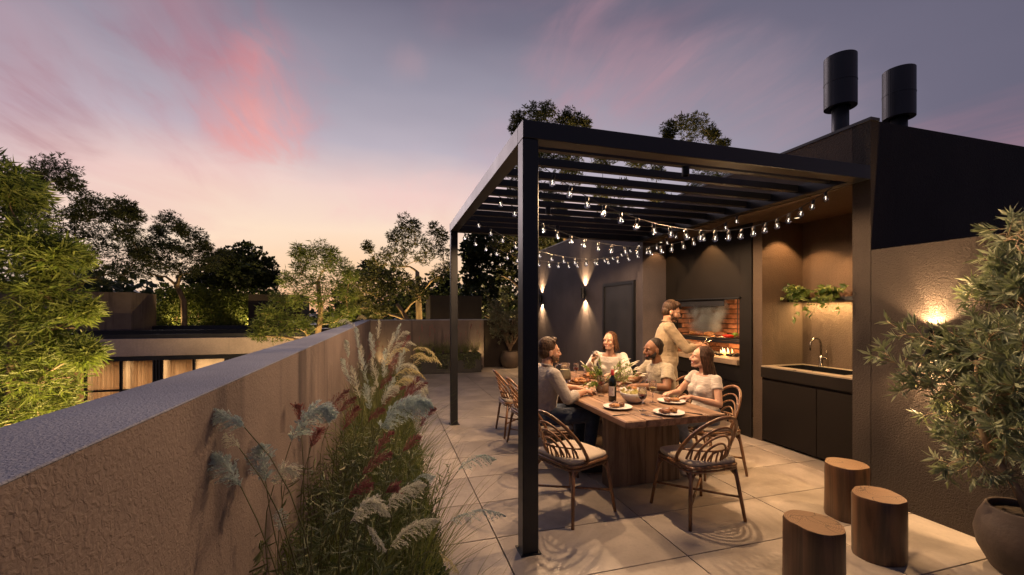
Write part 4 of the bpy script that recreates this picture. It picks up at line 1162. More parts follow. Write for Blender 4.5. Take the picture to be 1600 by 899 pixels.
# points near the surface of a rounded long mound
th = rng.uniform(-.15, PI, n); rj = 1 - .25 * rng.random(n) ** 2 + .10 * rng.random(n) * (rng.random(n) < .25)
wob = .025 * np.sin(yy * 9) + .02 * np.sin(yy * 17 + 2)
xx = .13 + (.17 + wob) * np.cos(th) * rj; zz_ = .05 + ht * np.sin(th) * rj
pos = np.stack([xx - .2, yy - 3.2, np.maximum(zz_, .02)], 1)
nn = np.stack([np.cos(th), np.zeros(n), np.sin(th)], 1)
MB().quads(leaf_quads(pos, unit(n) + nn * .5, nn + unit(n) * .6, rng.uniform(.014, .026, n), rng.uniform(.009, .014, n), .08)).build('foliage', HEDGE, t, kind='stuff')

clumps = []
places = [('leafy', -.30, 1.12, .72), ('green', -.22, 1.9, .85), ('leafy', -.36, 1.35, .80), ('leafy', -.34, 1.85, .85), ('leafy', -.10, 1.60, .70), ('green', -.36, 1.6, .8), ('leafy', -.34, 2.6, .9), ('leafy', -.05, 3.1, .8), ('green', .12, 2.3, .75), ('green', .15, 1.5, .6), ('green', -.10, 1.25, .62), ('leafy', -.20, 1.55, .80), ('green', .03, 1.75, .62), ('leafy', -.08, 2.05, .86), ('green', -.26, 2.15, .75), ('leafy', .02, 2.45, .80), ('green', -.14, 2.75, .85),
          ('green', .08, 3.0, .72), ('leafy', -.25, 3.15, .80), ('green', -.05, 3.45, .88), ('green', .12, 3.75, .75), ('green', -.2, 4.0, .95), ('green', .0, 4.4, .95), ('green', -.22, 4.8, 1.0),
          ('green', .1, 5.0, .80), ('green', -.08, 5.5, 1.0), ('green', -.2, 6.1, .95), ('green', .1, 6.3, .8), ('green', -.1, 7.0, .9), ('green', .05, 7.7, .85), ('green', -.15, 8.3, .9)]
order = ['nearest the camera', 'second from the camera', 'third from the camera', 'fourth from the camera', 'fifth from the camera', 'sixth from the camera', 'seventh from the camera', 'eighth from the camera', 'ninth from the camera', 'tenth from the camera',
         'eleventh from the camera', 'twelfth from the camera', 'thirteenth from the camera', 'fourteenth from the camera', 'fifteenth from the camera', 'sixteenth from the camera', 'seventeenth from the camera', 'last but one in the row']
gi_ = li_ = 0
for kd, x, y, h in places:
    if kd == 'leafy':
        clumps.append(leafy_stems(x, y, 'upright narrow-leaved shrub between the grasses, ' + order[li_], 26, h)); li_ += 1
    else:
        clumps.append(grass_clump(x, y, 'green ornamental grass clump by the parapet, ' + order[min(gi_, 17)], 330 if y < 5 else 220, h)); gi_ += 1


def nearest_clump(p):
    return min((c for c in clumps if c.name.startswith('ornamental')), key=lambda c: (c.location.x - p.x) ** 2 + (c.location.y - p.y) ** 2)


def hero(bx, by, tx, ty, d, m, arch=.25, width=.05, n=700, root=None, droop=.6, tipd=None):
    a = at(bx, by, d=d); b = at(tx, ty, d=tipd or d)
    L = (b - a).length
    c = nearest_clump(Vector((a.x if root is None else root[0], a.y if root is None else root[1], 0)))
    o = c.location
    rt = Vector((root[0] if root else a.x, root[1] if root else a.y, .05)) - o
    if rt.length > .35 and root is None: rt = Vector((0, 0, 0))
    plume(c, a - o, b - o, (0, 0, L * arch), m, width * 1.1, int(n * 1.3), stem_from=(rt.x, rt.y, 0), droop=droop)


# pale arching heads, near ones first (picture place of base and tip, distance)
hero(382, 668, 316, 640, 1.12, PLUMEB, .12, .038, 1300, (-.18, 1.22))
hero(376, 760, 330, 712, 1.10, PLUMEB, .14, .038, 1300, (-.18, 1.22))
hero(374, 700, 352, 680, 1.14, PLUME, .05, .022, 400, (-.18, 1.22))
hero(455, 690, 522, 650, 1.55, PLUMEB, .36, .055, 1500, (-.2, 1.75))
hero(415, 752, 407, 696, 1.30, PLUMEB, .05, .042, 1100, (-.2, 1.5))
hero(428, 758, 462, 742, 1.30, PLUME, .50, .036, 900, (-.2, 1.5))
hero(594, 670, 674, 634, 2.0, PLUMEB, .26, .072, 1700, (-.02, 1.9))
hero(548, 816, 608, 806, 1.45, PLUME, .45, .042, 1100, (-.08, 1.4))
hero(604, 792, 664, 758, 1.6, PLUME, .16, .042, 1000, (-.02, 1.5))
hero(610, 854, 686, 812, 1.55, PLUME, .14, .040, 1000, (.0, 1.4))
hero(574, 822, 602, 862, 1.4, PLUME, .12, .028, 500, (-.05, 1.4))
hero(436, 828, 440, 796, 1.35, PLUMEB, .02, .024, 350, (-.2, 1.4))
hero(716, 736, 774, 718, 2.0, PLUMEB, .20, .038, 700, (.12, 1.9))
hero(704, 814, 790, 806, 1.85, PLUMEB, .13, .034, 800, (.10, 1.6))
hero(688, 866, 716, 896, 1.6, PLUMEY, .10, .024, 400, (.05, 1.6))
hero(645, 752, 680, 745, 1.9, PLUMEB, .15, .03, 400, (.02, 1.9))
# upright silvery heads towards the far end
for bx, by, tx, ty, d in ((548, 600, 530, 560, 3.4), (562, 622, 545, 575, 3.2), (575, 600, 556, 548, 3.6), (590, 606, 577, 560, 3.4), (600, 590, 598, 545, 3.7), (585, 560, 574, 520, 4.2), (605, 555, 612, 520, 4.4), (560, 545, 552, 512, 4.5),
                          (620, 585, 628, 545, 3.9), (578, 640, 566, 600, 2.9), (545, 560, 536, 532, 4.3), (612, 540, 622, 506, 5.0), (590, 530, 588, 500, 5.2), (600, 625, 612, 590, 3.2), (566, 580, 560, 540, 3.9)):
    hero(bx, by, tx + 4, ty, d, random.choice([PLUME, PLUMEB, PLUMEB]), .06, .042, 700, droop=.15)
for bx, by, tx, ty, d in ((598, 575, 640, 548, 4.4), (606, 560, 650, 540, 4.8), (616, 590, 664, 592, 4.0), (622, 575, 655, 582, 4.3), (628, 590, 672, 640, 3.6), (640, 560, 674, 566, 4.6), (645, 548, 690, 572, 4.8), (618, 538, 640, 520, 5.4),
                          (560, 520, 528, 504, 5.2), (640, 575, 690, 570, 4.4), (610, 610, 650, 600, 3.4), (650, 600, 668, 615, 3.5), (596, 632, 622, 608, 3.0), (556, 500, 572, 498, 6)):
    hero(bx, by, tx, ty, d, random.choice([PLUME, PLUME, PLUMEY]), .28, .048, 700, droop=.5)
for k in range(26):   # more slim heads through the far half of the bed
    X_ = random.uniform(-.32, .12); Y_ = random.uniform(3.2, 8.5); h0 = random.uniform(.75, 1.12); L_ = random.uniform(.16, .26); lx, ly = random.uniform(-.08, .16), random.uniform(-.15, .1)
    c = nearest_clump(Vector((X_, Y_, 0))); o = c.location
    plume(c, Vector((X_, Y_, h0)) - o, Vector((X_ + lx, Y_ + ly, h0 + L_ * random.uniform(.4, .95))) - o, (0, 0, L_ * random.uniform(.05, .25)), random.choice([PLUME, PLUMEB, PLUME, PURPLE, PURPLE]), random.uniform(.03, .045), 480, stem_from=(X_ * .8 - o.x, Y_ - o.y, 0), droop=random.uniform(.1, .5))
# dark red heads
for bx, by, tx, ty, d in ((500, 660, 545, 610, 2.3), (522, 652, 556, 622, 2.4), (536, 672, 560, 636, 2.2), (470, 666, 466, 634, 1.9), (585, 712, 615, 676, 2.2), (566, 742, 612, 710, 1.9), (545, 780, 580, 758, 1.7), (592, 610, 612, 590, 3.2),
                          (620, 640, 646, 600, 2.9), (632, 626, 668, 598, 3.0), (650, 650, 678, 640, 2.6), (630, 706, 656, 684, 2.2), (655, 668, 680, 638, 2.5), (598, 636, 634, 604, 3.1), (606, 578, 622, 552, 3.9), (640, 620, 655, 590, 3.3), (602, 770, 620, 764, 1.8), (575, 660, 600, 640, 2.6), (628, 545, 640, 525, 4.6), (486, 700, 500, 672, 1.8)):
    hero(bx, by, tx, ty, d, PURPLE, .08, .040, 620, droop=.0)

# ------------------------------------------------------------------ planter at the far end
pl = thing('planter', 'long dark planter box against the beige end wall', 'planter', (1.2, 11.35, 0))
px0 = at(648, 583, z=0).x; pxa = at(648, 581, z=0); pxb = at(747, 580, z=0)
MB().box(-.55, 1.2, -.22, .22, 0, .50, .006).build('box', M['frame'], pl)
MB().box(-.53, 1.18, -.20, .20, .5, .51).build('soil', M['soil'], pl)
for k, x in enumerate(np.linspace(.8, 2.25, 7)):
    c = grass_clump(x, 11.35, ['short grass at the parapet end of the planter', 'second grass in the planter, near the parapet', 'third grass in the planter from the parapet', 'middle grass in the planter', 'fifth grass in the planter from the parapet', 'grass behind the far pergola post in the planter', 'spiky grass at the olive end of the planter'][k], 130, .42, .14, group='grasses in the far planter')
    c.location.z = .5
    for j in range(3):
        dx = random.uniform(-.22, .22); hh = random.uniform(.45, .85)
        plume(c, (dx * .8, 0, hh - .14), (dx, 0, hh), (0, 0, .01), PURPLE, .035, 120, stem_from=(0, 0, 0), name='red_spike', droop=0)
n = 3200; tr = MB(); xx = rng.uniform(-.5, 1.15, n); zz_ = .52 - rng.random(n) ** 1.3 * (.18 + .22 * (np.sin(xx * 9) > .1))
tr.quads(leaf_quads(np.stack([xx, -.225 - .04 * rng.random(n), zz_], 1), unit(n) + [0, -.3, -1], unit(n) + [0, -1, 0], rng.uniform(.02, .04, n), .014, .1)); tr.build('trailing_leaves', GRASS2, pl, kind='stuff')


# ------------------------------------------------------------------ potted olives
def limb_path(a, b, n=8, sag=0, wob=.0):
    a, b = Vector(a), Vector(b); w = [Vector((random.gauss(0, wob), random.gauss(0, wob), random.gauss(0, wob))) for _ in range(n)]
    return [a.lerp(b, i / (n - 1)) + Vector((0, 0, sag * 4 * (i / (n - 1)) * (1 - i / (n - 1)))) + (w[i] if 0 < i < n - 1 else Vector()) for i in range(n)]


OLV = leaf_mat('olive_leaf', (.15, .19, .13), (.33, .36, .22), .25, .45, .5)
OLVS = leaf_mat('olive_leaf_grey', (.10, .115, .08), (.20, .20, .14), .3, .5, .4)


def pot(t, r, h, name='pot'):
    s_ = r / .27; k = h / .42
    MB().lathe([(0, 0), (.15 * s_, 0), (.19 * s_, .02 * k), (.255 * s_, .14 * k), (.272 * s_, .24 * k), (.25 * s_, .34 * k), (.215 * s_, .41 * k), (.212 * s_, .42 * k), (.196 * s_, .42 * k), (.20 * s_, .39 * k), (.22 * s_, .34 * k)], seg=48).build(name, M['pot'], t, smooth=True)
    MB().lathe([(0, .385 * k), (.12 * s_, .38 * k), (.215 * s_, .37 * k)], seg=24).build('soil', M['soil'], t, smooth=False)


def rosette_tree(t, trunk_top, starts, tips, leafL, leafW, lm, twigs=9, per=22, bark='barkpale', r0=.022, tw=.14):
    """woody limbs to each tip; short twigs near the ends, each with leaves all along and a rosette at its end"""
    wd = MB(); lf__ = MB()
    for s_, tp in zip(starts, tips):
        pts = limb_path(s_, tp, 8, .03, .012); wd.tube(pts, [r0 * .55 * (1 - .75 * i / 7) for i in range(8)], 6)
        for k in range(twigs):
            q = random.uniform(.35, 1.0); i0 = min(int(q * 7), 6); base_ = pts[i0].lerp(pts[i0 + 1], q * 7 - i0)
            ax = (pts[i0 + 1] - pts[i0]).normalized(); dv = (ax * .7 + Vector((random.gauss(0, .7), random.gauss(0, .7), random.gauss(.15, .6)))).normalized()
            tl = tw * random.uniform(.5, 1.3); e = base_ + dv * tl
            wd.tube([base_, base_.lerp(e, .5), e], [.003, .0025, .0012], 4)
            m_ = per; u_ = rng.random(m_) ** .6; u_[: m_ // 2] = rng.uniform(.75, 1, m_ // 2)
            pos = np.array(base_)[None] * (1 - u_[:, None]) + np.array(e)[None] * u_[:, None]
            o_ = unit(m_); o_ -= np.array(dv) * (o_ @ np.array(dv))[:, None]; o_ /= np.linalg.norm(o_, axis=1, keepdims=True)
            dd = np.array(dv)[None] * rng.uniform(.35, 1.1, (m_, 1)) + o_ * .85
            ll = rng.uniform(.65, 1.15, m_) * leafL
            lf__.quads(leaf_quads(pos, dd, unit(m_) * .6 + np.array(dv)[None], ll, ll * leafW, .05, .48))
    return wd, lf__


ol = thing('potted_olive', 'big leafy olive tree in a round brown pot against the dark wall, nearest', 'potted tree', (3.74, 1.60, 0))
pot(ol, .235, .40)
O = Vector((3.74, 1.60, 0))
trk = [Vector((0, 0, .38)), Vector((-.03, .06, .55)), Vector((-.09, .14, .72)), Vector((-.10, .20, .95)), Vector((-.05, .22, 1.25))]
twd = MB().tube(trk, [.026, .021, .018, .014, .009], 10)
trk2 = [Vector((-.05, .10, .62)), Vector((.03, .05, .85)), Vector((.08, .0, 1.15)), Vector((.05, 0, 1.6)), Vector((.02, .03, 1.95))]
twd.tube(trk2, [.014, .013, .011, .008, .004], 8)
starts, tips = [], []
def tipat(px, py, d): return at(px, py, d=d) - O
TP = [(1385, 560, 3.15), (1400, 590, 3.1), (1432, 600, 3.05), (1410, 520, 3.2), (1455, 575, 3.0), (1470, 640, 2.95), (1500, 690, 2.8), (1478, 732, 2.8), (1520, 740, 2.75), (1530, 640, 2.85), (1500, 610, 2.9), (1450, 545, 3.05), (1490, 560, 2.95),
      (1530, 590, 2.85), (1525, 545, 2.85), (1545, 500, 2.85), (1530, 460, 2.9), (1560, 430, 2.85), (1545, 400, 2.9), (1570, 365, 2.85), (1590, 345, 2.85), (1605, 400, 2.75), (1585, 450, 2.7), (1610, 500, 2.65), (1575, 530, 2.7), (1600, 570, 2.6), (1560, 590, 2.75),
      (1585, 630, 2.65), (1555, 650, 2.75), (1615, 650, 2.5), (1600, 700, 2.6), (1560, 700, 2.75), (1625, 450, 2.6), (1640, 560, 2.5), (1620, 350, 2.8), (1635, 400, 2.65), (1560, 475, 2.75), (1590, 600, 2.5), (1510, 520, 2.95), (1575, 560, 2.55), (1610, 610, 2.45), (1645, 640, 2.45), (1630, 720, 2.45), (1540, 560, 2.6),
      (1535, 615, 2.62), (1565, 510, 2.6), (1600, 540, 2.45), (1620, 590, 2.35), (1580, 670, 2.5), (1545, 440, 2.8), (1600, 470, 2.6), (1570, 410, 2.75)]
for px, py, d in TP:
    tp = tipat(px, py, d)
    cand = trk[2:] + trk2[1:]
    zt = tp.z - .25
    st_ = min(cand, key=lambda c: abs(c.z - zt) + .3 * (c - tp).length)
    starts.append(st_); tips.append(tp)
wd, lfm = rosette_tree(ol, None, starts, tips, .090, .20, OLV, twigs=8, per=18, r0=.010)
for q in range(len(lfm.v)):
    q_ = lfm.v[q]
    over = q_[:, 0] > (3.985 - O.x); q_[over, 0] = 3.985 - O.x - .02 * rng.random(over.sum())
for a_, b_ in zip(twd.v, [0] * 9): pass
for q_ in twd.v + wd.v: np.minimum(q_[:, 0], 3.98 - O.x, out=q_[:, 0])
off = twd.n
twd.v += wd.v; twd.f += [tuple(i + off for i in f) for f in wd.f]; twd.n += wd.n
twd.build('trunk', M['barkpale'], ol, smooth=True)
lfm.build('foliage', OLV, ol, kind='stuff')

fo_p = at(797, 575, z=0)
fo = thing('potted_olive', 'airy grey-green olive tree with many stems in a pot, far corner', 'potted tree', (fo_p.x, fo_p.y, 0))
pot(fo, .29, .48)
starts, tips = [], []
stw = MB()
for k in range(8):
    a = 2 * PI * k / 8; e = Vector((math.cos(a) * random.uniform(.2, .5), math.sin(a) * random.uniform(.15, .35), random.uniform(1.0, 1.5)))
    ps = limb_path((0, 0, .42), e, 7, 0, .02); stw.tube(ps, [.02 * (1 - .5 * i / 6) for i in range(7)], 6)
    for j in range(5):
        aa = a + random.uniform(-1, 1); rr = random.uniform(.3, .9)
        starts.append(ps[random.randint(3, 6)]); tips.append(Vector((math.cos(aa) * rr, math.sin(aa) * rr * .55, random.uniform(.9, 2.5 - .5 * rr))))
wd, lfm = rosette_tree(fo, None, starts, tips, .075, .3, OLVS, twigs=16, per=16, r0=.014, tw=.26)
for q_ in lfm.v + wd.v: q_[:, 0] = np.minimum(q_[:, 0], 3.96 - fo_p.x)
off = stw.n; stw.v += wd.v; stw.f += [tuple(i + off for i in f) for f in wd.f]; stw.n += wd.n
stw.build('trunk', M['bark'], fo, smooth=True); lfm.build('foliage', OLVS, fo, kind='stuff')

# trailing plants on the shelf
POT_ = leaf_mat('pothos_leaf', (.030, .070, .012), (.13, .17, .035), .25, .4, .5)
for k, (px, py, lab, sc_, nst) in enumerate(((1256, 462, 'trailing green pothos at the corner end of the wooden shelf', 1.0, 22), (1300, 458, 'smaller trailing pothos in the middle of the shelf', .8, 15))):
    p = at(px, py, X=4.90); y_ = min(p.y, 4.05); t = thing('shelf_plant', lab, 'plant', (4.915, y_, SHZ + .031), 0, 'trailing plants on the niche shelf')
    MB().lathe([(0, 0), (.045, 0), (.06, .08), (.054, .08), (0, .06)], seg=20).build('pot', M['pot'], t, smooth=True)
    lm, sm_ = MB(), MB()
    for j in range(nst):
        a = random.uniform(PI * .55, PI * 1.45); d_ = Vector((math.cos(a), math.sin(a) * 1.15, random.uniform(.1, .9))); L = random.uniform(.15, .33) * sc_
        pts = curve_pts((0, 0, .07), d_, L, 8, (0, 0, -random.uniform(.3, 2.0) * (1 if j % 3 else .2)))
        sm_.tube(pts, .0022, 4)
        P_ = np.array([list(q) for q in pts]); m_ = 12; kk = rng.uniform(.6, 7, m_); i0 = np.minimum(kk.astype(int), 6); f_ = (kk - i0)[:, None]
        pos = P_[i0] * (1 - f_) + P_[i0 + 1] * f_ + unit(m_) * .02; dd = unit(m_) * [1, 1, .7] + [-.5, 0, -.3]; pos[:, 0] = np.where(pos[:, 2] < .03, np.minimum(pos[:, 0], -.075), pos[:, 0])
        l_ = rng.uniform(.05, .085, m_)
        lm.quads(leaf_quads(pos, dd, unit(m_) * .6 + [-.8, 0, .6], l_, l_ * .68, .10, .40))
    lim = 4.195 - y_ 
    for q_ in lm.v + sm_.v: q_[:, 1] = np.minimum(q_[:, 1], lim); q_[:, 0] = np.minimum(q_[:, 0], .18)
    sm_.build('stem', STALK, t); lm.build('foliage', POT_, t, kind='stuff')
# ------------------------------------------------------------------ trees beyond the terrace
def tuft_leaves(c, rx, ry, rz, n, L, W, droop, tuft=7):
    """leaves gathered in star-like tufts spread through a flattened clump"""
    nt_ = max(1, n // tuft)
    u_ = unit(nt_) * (rng.random((nt_, 1)) ** .45); u_[:, 2] = u_[:, 2] * .8 + .15
    tc_ = np.array(c)[None] + u_ * np.array([rx, ry, rz])[None]
    pos = np.repeat(tc_, tuft, 0) + rng.normal(size=(nt_ * tuft, 3)) * L * .15
    dd = unit(nt_ * tuft); dd[:, 2] = dd[:, 2] * .6 + .1 - droop
    dd += np.repeat(u_, tuft, 0) * .5
    l_ = rng.uniform(.6, 1.2, len(pos)) * L
    return leaf_quads(pos, dd, unit(len(pos)) + [0, 0, .8], l_, l_ * W, .03, .45)


def tree(name, label, base, trunk_top, clumps, d, leaf, bark, n=320, L=.15, W=.28, droop=0., r0=.12, group='trees beyond the terrace', depth=.9, tuft=7, scale_r=1.0, z0=GZ, limbs=True):
    """base, trunk_top: picture places of the trunk's visible foot and top; clumps: (px, py, rx, ry) in picture pixels at about distance d"""
    tt = at(*trunk_top, d=d); bb = at(*base, d=d)
    foot = Vector((bb.x, bb.y, z0))
    t = thing(name, label, 'tree', foot, 0, group)
    wd, lf__ = MB(), MB()
    trunk = [foot, foot.lerp(bb, .6) + Vector((.05, 0, 0)), bb, bb.lerp(tt, .5) + Vector((random.gauss(0, .08), random.gauss(0, .08), 0)), tt]
    rr = [r0 * 1.3, r0 * 1.1, r0, r0 * .8, r0 * .6]
    wd.tube([p - foot for p in trunk], rr, 8)
    nodes = [(trunk[2], r0), (trunk[3], r0 * .8), (trunk[4], r0 * .6)]
    cl = sorted(clumps, key=lambda c: -c[1])
    for (px, py, rx, ry) in cl:
        dd = d + random.uniform(-depth, depth); c = at(px, py, d=dd); k = dd / FOC * scale_r
        # limb: from the best lower node, ends just under the clump
        if limbs:
            best = min(nodes, key=lambda nd: (nd[0] - c).length + (3 if nd[0].z > c.z - .1 else 0) + .6 * abs(c.z - nd[0].z - .5))
            q0, r_ = best; e = c - Vector((0, 0, ry * k * .4))
            L_ = (e - q0).length; r1 = max(r_ * .62, .012)
            pts = [q0]
            for i in range(1, 6):
                f = i / 5; p = q0.lerp(e, f) + Vector((0, 0, .10 * L_ * math.sin(f * PI))) + Vector((random.gauss(0, .03), random.gauss(0, .03), random.gauss(0, .03))) * L_ * .6
                pts.append(p if i < 5 else e)
            wd.tube([p - foot for p in pts], [r1 * (1 - .12 * i) for i in range(6)], 5)
            nodes.append((pts[3], r1 * .64)); nodes.append((e, r1 * .4))
            for j in range(4):
                v = Vector(unit(1)[0]); v.z = abs(v.z) * .5; q = e + Vector((v.x * rx * k, v.y * rx * k, v.z * ry * k)) * .8
                wd.tube([p - foot for p in (pts[4], e.lerp(q, .4), q)], [r1 * .4, r1 * .25, .006], 4)
        lf__.quads(tuft_leaves(c - foot, rx * k * 1.0, rx * k * 1.0, ry * k * 2.1, int(n * 2.0), L * .85, W, droop, tuft))
    wd.build('trunk', bark, t, smooth=True)
    lf__.build('crown', leaf, t, kind='stuff')
    return t


DARKL = leaf_mat('dark_tree_leaf', (.028, .040, .018), (.065, .075, .030), .3)
MIDL = leaf_mat('mid_tree_leaf', (.050, .060, .020), (.11, .105, .035), .35)
LITL = leaf_mat('pale_tree_leaf', (.070, .105, .025), (.175, .20, .055), .4)
ROUND = leaf_mat('round_tree_leaf', (.020, .034, .016), (.055, .070, .028), .2)

tree('willow_tree', 'bright yellow-green narrow-leaved tree just outside the parapet', (20, 640), (25, 470),
     [(10, 300, 40, 20), (46, 306, 20, 11), (10, 350, 50, 30), (45, 385, 40, 22), (85, 405, 26, 16), (118, 405, 14, 10), (20, 440, 55, 30), (75, 455, 42, 22), (124, 490, 20, 10), (60, 505, 55, 26), (10, 540, 55, 34), (88, 548, 36, 16), (134, 556, 16, 8),
      (60, 585, 55, 26), (20, 625, 55, 30), (78, 612, 36, 18), (10, 675, 50, 22), (60, 650, 45, 18), (-40, 330, 50, 40), (-50, 420, 60, 50), (-50, 520, 60, 50), (-50, 620, 60, 50), (-40, 270, 40, 20)],
     4.6, LITL, M['bark'], n=430, L=.17, W=.13, droop=.25, r0=.06, depth=.35, tuft=9, scale_r=1.0)
tree('acacia_tree', 'tall dark flat-topped tree with bare forked limbs, farthest to the side of the sky', (104, 470), (112, 400),
     [(90, 270, 30, 14), (62, 278, 18, 8), (110, 292, 20, 10), (140, 320, 22, 10), (118, 338, 20, 8), (190, 326, 20, 9), (206, 340, 18, 8), (168, 340, 20, 8), (60, 335, 26, 12), (148, 365, 34, 12), (95, 368, 34, 12), (200, 368, 20, 10), (178, 390, 32, 12), (118, 402, 38, 13), (40, 385, 35, 18), (30, 330, 20, 12), (218, 396, 18, 9), (70, 425, 45, 16), (150, 430, 45, 16), (200, 425, 25, 12)],
     15, DARKL, M['bark'], n=800, L=.15, W=.24, r0=.15)
tree('acacia_tree', 'dark open tree with a round forked top above the flat roof', (287, 470), (283, 425),
     [(264, 350, 20, 10), (250, 364, 14, 7), (282, 360, 12, 7), (304, 372, 18, 8), (240, 384, 18, 8), (268, 388, 16, 7), (318, 388, 12, 6), (290, 396, 18, 7), (226, 404, 20, 9), (252, 410, 24, 9), (322, 412, 22, 9), (288, 424, 28, 9), (345, 404, 18, 8), (236, 426, 24, 9)],
     17, DARKL, M['bark'], n=640, L=.15, W=.24, r0=.11)
tree('broadleaf_tree', 'dense dark round-leaved tree behind the flat roof, right of the open tree', (365, 500), (360, 455),
     [(388, 408, 22, 14), (362, 412, 22, 12), (345, 420, 24, 12), (406, 428, 20, 16), (376, 430, 28, 12), (336, 434, 30, 10), (416, 444, 18, 12), (310, 438, 26, 9), (395, 444, 24, 8), (352, 446, 26, 7), (412, 432, 22, 14)],
     19, ROUND, M['bark'], n=520, L=.19, W=.75, r0=.13, scale_r=1.1)
tree('eucalyptus_tree', 'slender pale-trunked tree with open yellow-green crown beside the parapet end', (492, 548), (497, 440),
     [(500, 393, 16, 9), (480, 402, 15, 9), (518, 402, 13, 8), (466, 396, 10, 7), (534, 420, 15, 9), (548, 432, 10, 7), (505, 420, 18, 9), (472, 425, 16, 9), (490, 445, 20, 9), (524, 446, 20, 9), (452, 440, 16, 8), (540, 462, 16, 8), (505, 470, 22, 9), (470, 468, 20, 9), (440, 470, 16, 8), (420, 488, 18, 8), (452, 500, 20, 9), (410, 508, 16, 8), (436, 522, 24, 9), (474, 512, 18, 9), (522, 500, 20, 9), (404, 524, 14, 7), (545, 488, 14, 8)],
     11.5, LITL, M['barkpale'], n=250, L=.17, W=.16, droop=.2, r0=.085, depth=.7, tuft=6)
tree('acacia_tree', 'open tree with a tall forked crown left of the far pergola post', (655, 500), (652, 425),
     [(634, 350, 14, 9), (648, 358, 12, 8), (628, 366, 12, 7), (616, 374, 12, 7), (680, 362, 12, 8), (690, 374, 10, 7), (650, 378, 18, 8), (672, 388, 16, 8), (692, 396, 16, 8), (632, 392, 16, 7), (608, 398, 14, 7), (660, 405, 18, 7), (576, 388, 9, 6), (700, 420, 12, 8), (590, 412, 16, 8), (622, 415, 16, 7), (686, 430, 16, 8)],
     15.5, MIDL, M['barkpale'], n=260, L=.15, W=.26, r0=.12)
tree('acacia_tree', 'low spreading pale-limbed tree in front of the dark trees by the end wall', (640, 505), (620, 475),
     [(560, 440, 20, 9), (590, 432, 22, 9), (615, 440, 24, 9), (575, 455, 24, 9), (545, 462, 18, 9), (640, 448, 22, 9), (600, 462, 24, 9), (560, 480, 24, 9), (590, 488, 22, 8), (660, 462, 18, 9)],
     14.5, MIDL, M['barkpale'], n=300, L=.15, W=.26, r0=.09)
tree('broadleaf_tree', 'dense dark tree low on the skyline behind the slender trees', (590, 510), (590, 480),
     [(560, 462, 34, 16), (600, 440, 30, 14), (580, 428, 20, 9), (640, 470, 34, 16), (610, 480, 38, 16), (545, 484, 28, 14), (680, 462, 24, 16), (695, 480, 20, 14), (660, 488, 34, 12), (570, 492, 38, 12), (705, 450, 14, 12)],
     20, ROUND, M['bark'], n=560, L=.2, W=.7, r0=.14, scale_r=1.15)
tree('broadleaf_tree', 'big dense round-leaved tree seen between the pergola posts', (762, 520), (765, 450),
     [(748, 384, 20, 12), (735, 400, 14, 14), (768, 396, 26, 16), (800, 386, 28, 12), (835, 384, 28, 10), (742, 428, 20, 18), (775, 430, 28, 20), (812, 415, 28, 20), (845, 410, 24, 20), (738, 460, 18, 16), (765, 470, 28, 20), (800, 460, 30, 22), (835, 450, 26, 22), (730, 486, 18, 10), (780, 492, 34, 14), (830, 490, 30, 14), (870, 385, 18, 9)],
     16.5, ROUND, M['bark'], n=560, L=.18, W=.72, r0=.16, scale_r=1.1)
tree('acacia_tree', 'warm-lit tree with pale twisting branches inside the big round-leaved tree', (830, 520), (822, 425),
     [(775, 376, 16, 7), (800, 372, 18, 7), (835, 376, 20, 7), (790, 388, 18, 8), (825, 396, 22, 9), (860, 388, 16, 8), (808, 408, 18, 8), (845, 420, 18, 9), (790, 430, 14, 8)],
     14.8, MIDL, M['barkpale'], n=150, L=.15, W=.26, r0=.10, depth=.4)
cl9 = [(812, 190, 14, 8), (835, 180, 20, 10), (855, 176, 14, 9), (850, 196, 24, 9), (886, 184, 14, 9), (900, 192, 12, 7), (914, 196, 9, 6), (806, 206, 10, 7), (880, 200, 16, 8)]
r9 = random.Random(4)
for k in range(24): cl9.append((r9.uniform(800, 985), r9.uniform(228, 350), r9.uniform(14, 24), r9.uniform(6, 10)))
tree('tall_acacia_tree', 'tall tree rising over the pergola roof near its corner post', (890, 470), (885, 330), cl9, 15.5, MIDL, M['bark'], n=400, L=.15, W=.26, r0=.2, depth=1.4)
cl10 = [(1046, 204, 14, 7), (1066, 196, 15, 8), (1088, 194, 18, 9), (1080, 212, 26, 9), (1106, 208, 12, 8), (1116, 216, 9, 7), (1044, 214, 8, 5), (1130, 226, 10, 4)]
for k in range(16): cl10.append((r9.uniform(990, 1140), r9.uniform(236, 320), r9.uniform(14, 22), r9.uniform(6, 10)))
tree('tall_acacia_tree', 'tall tree rising over the middle of the pergola roof', (1075, 400), (1072, 300), cl10, 18, MIDL, M['bark'], n=400, L=.16, W=.26, r0=.2, depth=1.2)

# lit green wall on the neighbour's roof terrace and a far wood along the horizon
hg = MB(); n = 30000
a_ = at(250, 480, Y=20.5); b_ = at(400, 480, Y=20.5)
cc_ = np.stack([rng.uniform(a_.x, b_.x + .5, 260), rng.uniform(20.5, 21.3, 260), rng.uniform(.4, 2.5, 260)], 1)
pos = cc_[rng.integers(0, 260, n)] + rng.normal(size=(n, 3)) * [.22, .18, .16]
tg = thing('tall_hedge', 'tall leafy hedge, lit warm, on the neighbouring flat roof', 'hedge', (0, 20.9, .3))
hg.quads(leaf_quads(pos - [0, 20.9, .3], unit(n) + [0, -.3, -.1], unit(n) + [0, -1, .3], rng.uniform(.09, .16, n), .06, .05)).build('foliage', LITL, tg, kind='stuff')
hw = MB()
for k in range(14):
    x = random.uniform(a_.x, b_.x); hw.tube([(x, 0, 0), (x + random.uniform(-.3, .3), -.1, 1.1), (x + random.uniform(-.7, .7), -.2, 2.0)], [.04, .03, .012], 5)
hw.build('stem', M['barkpale'], tg)
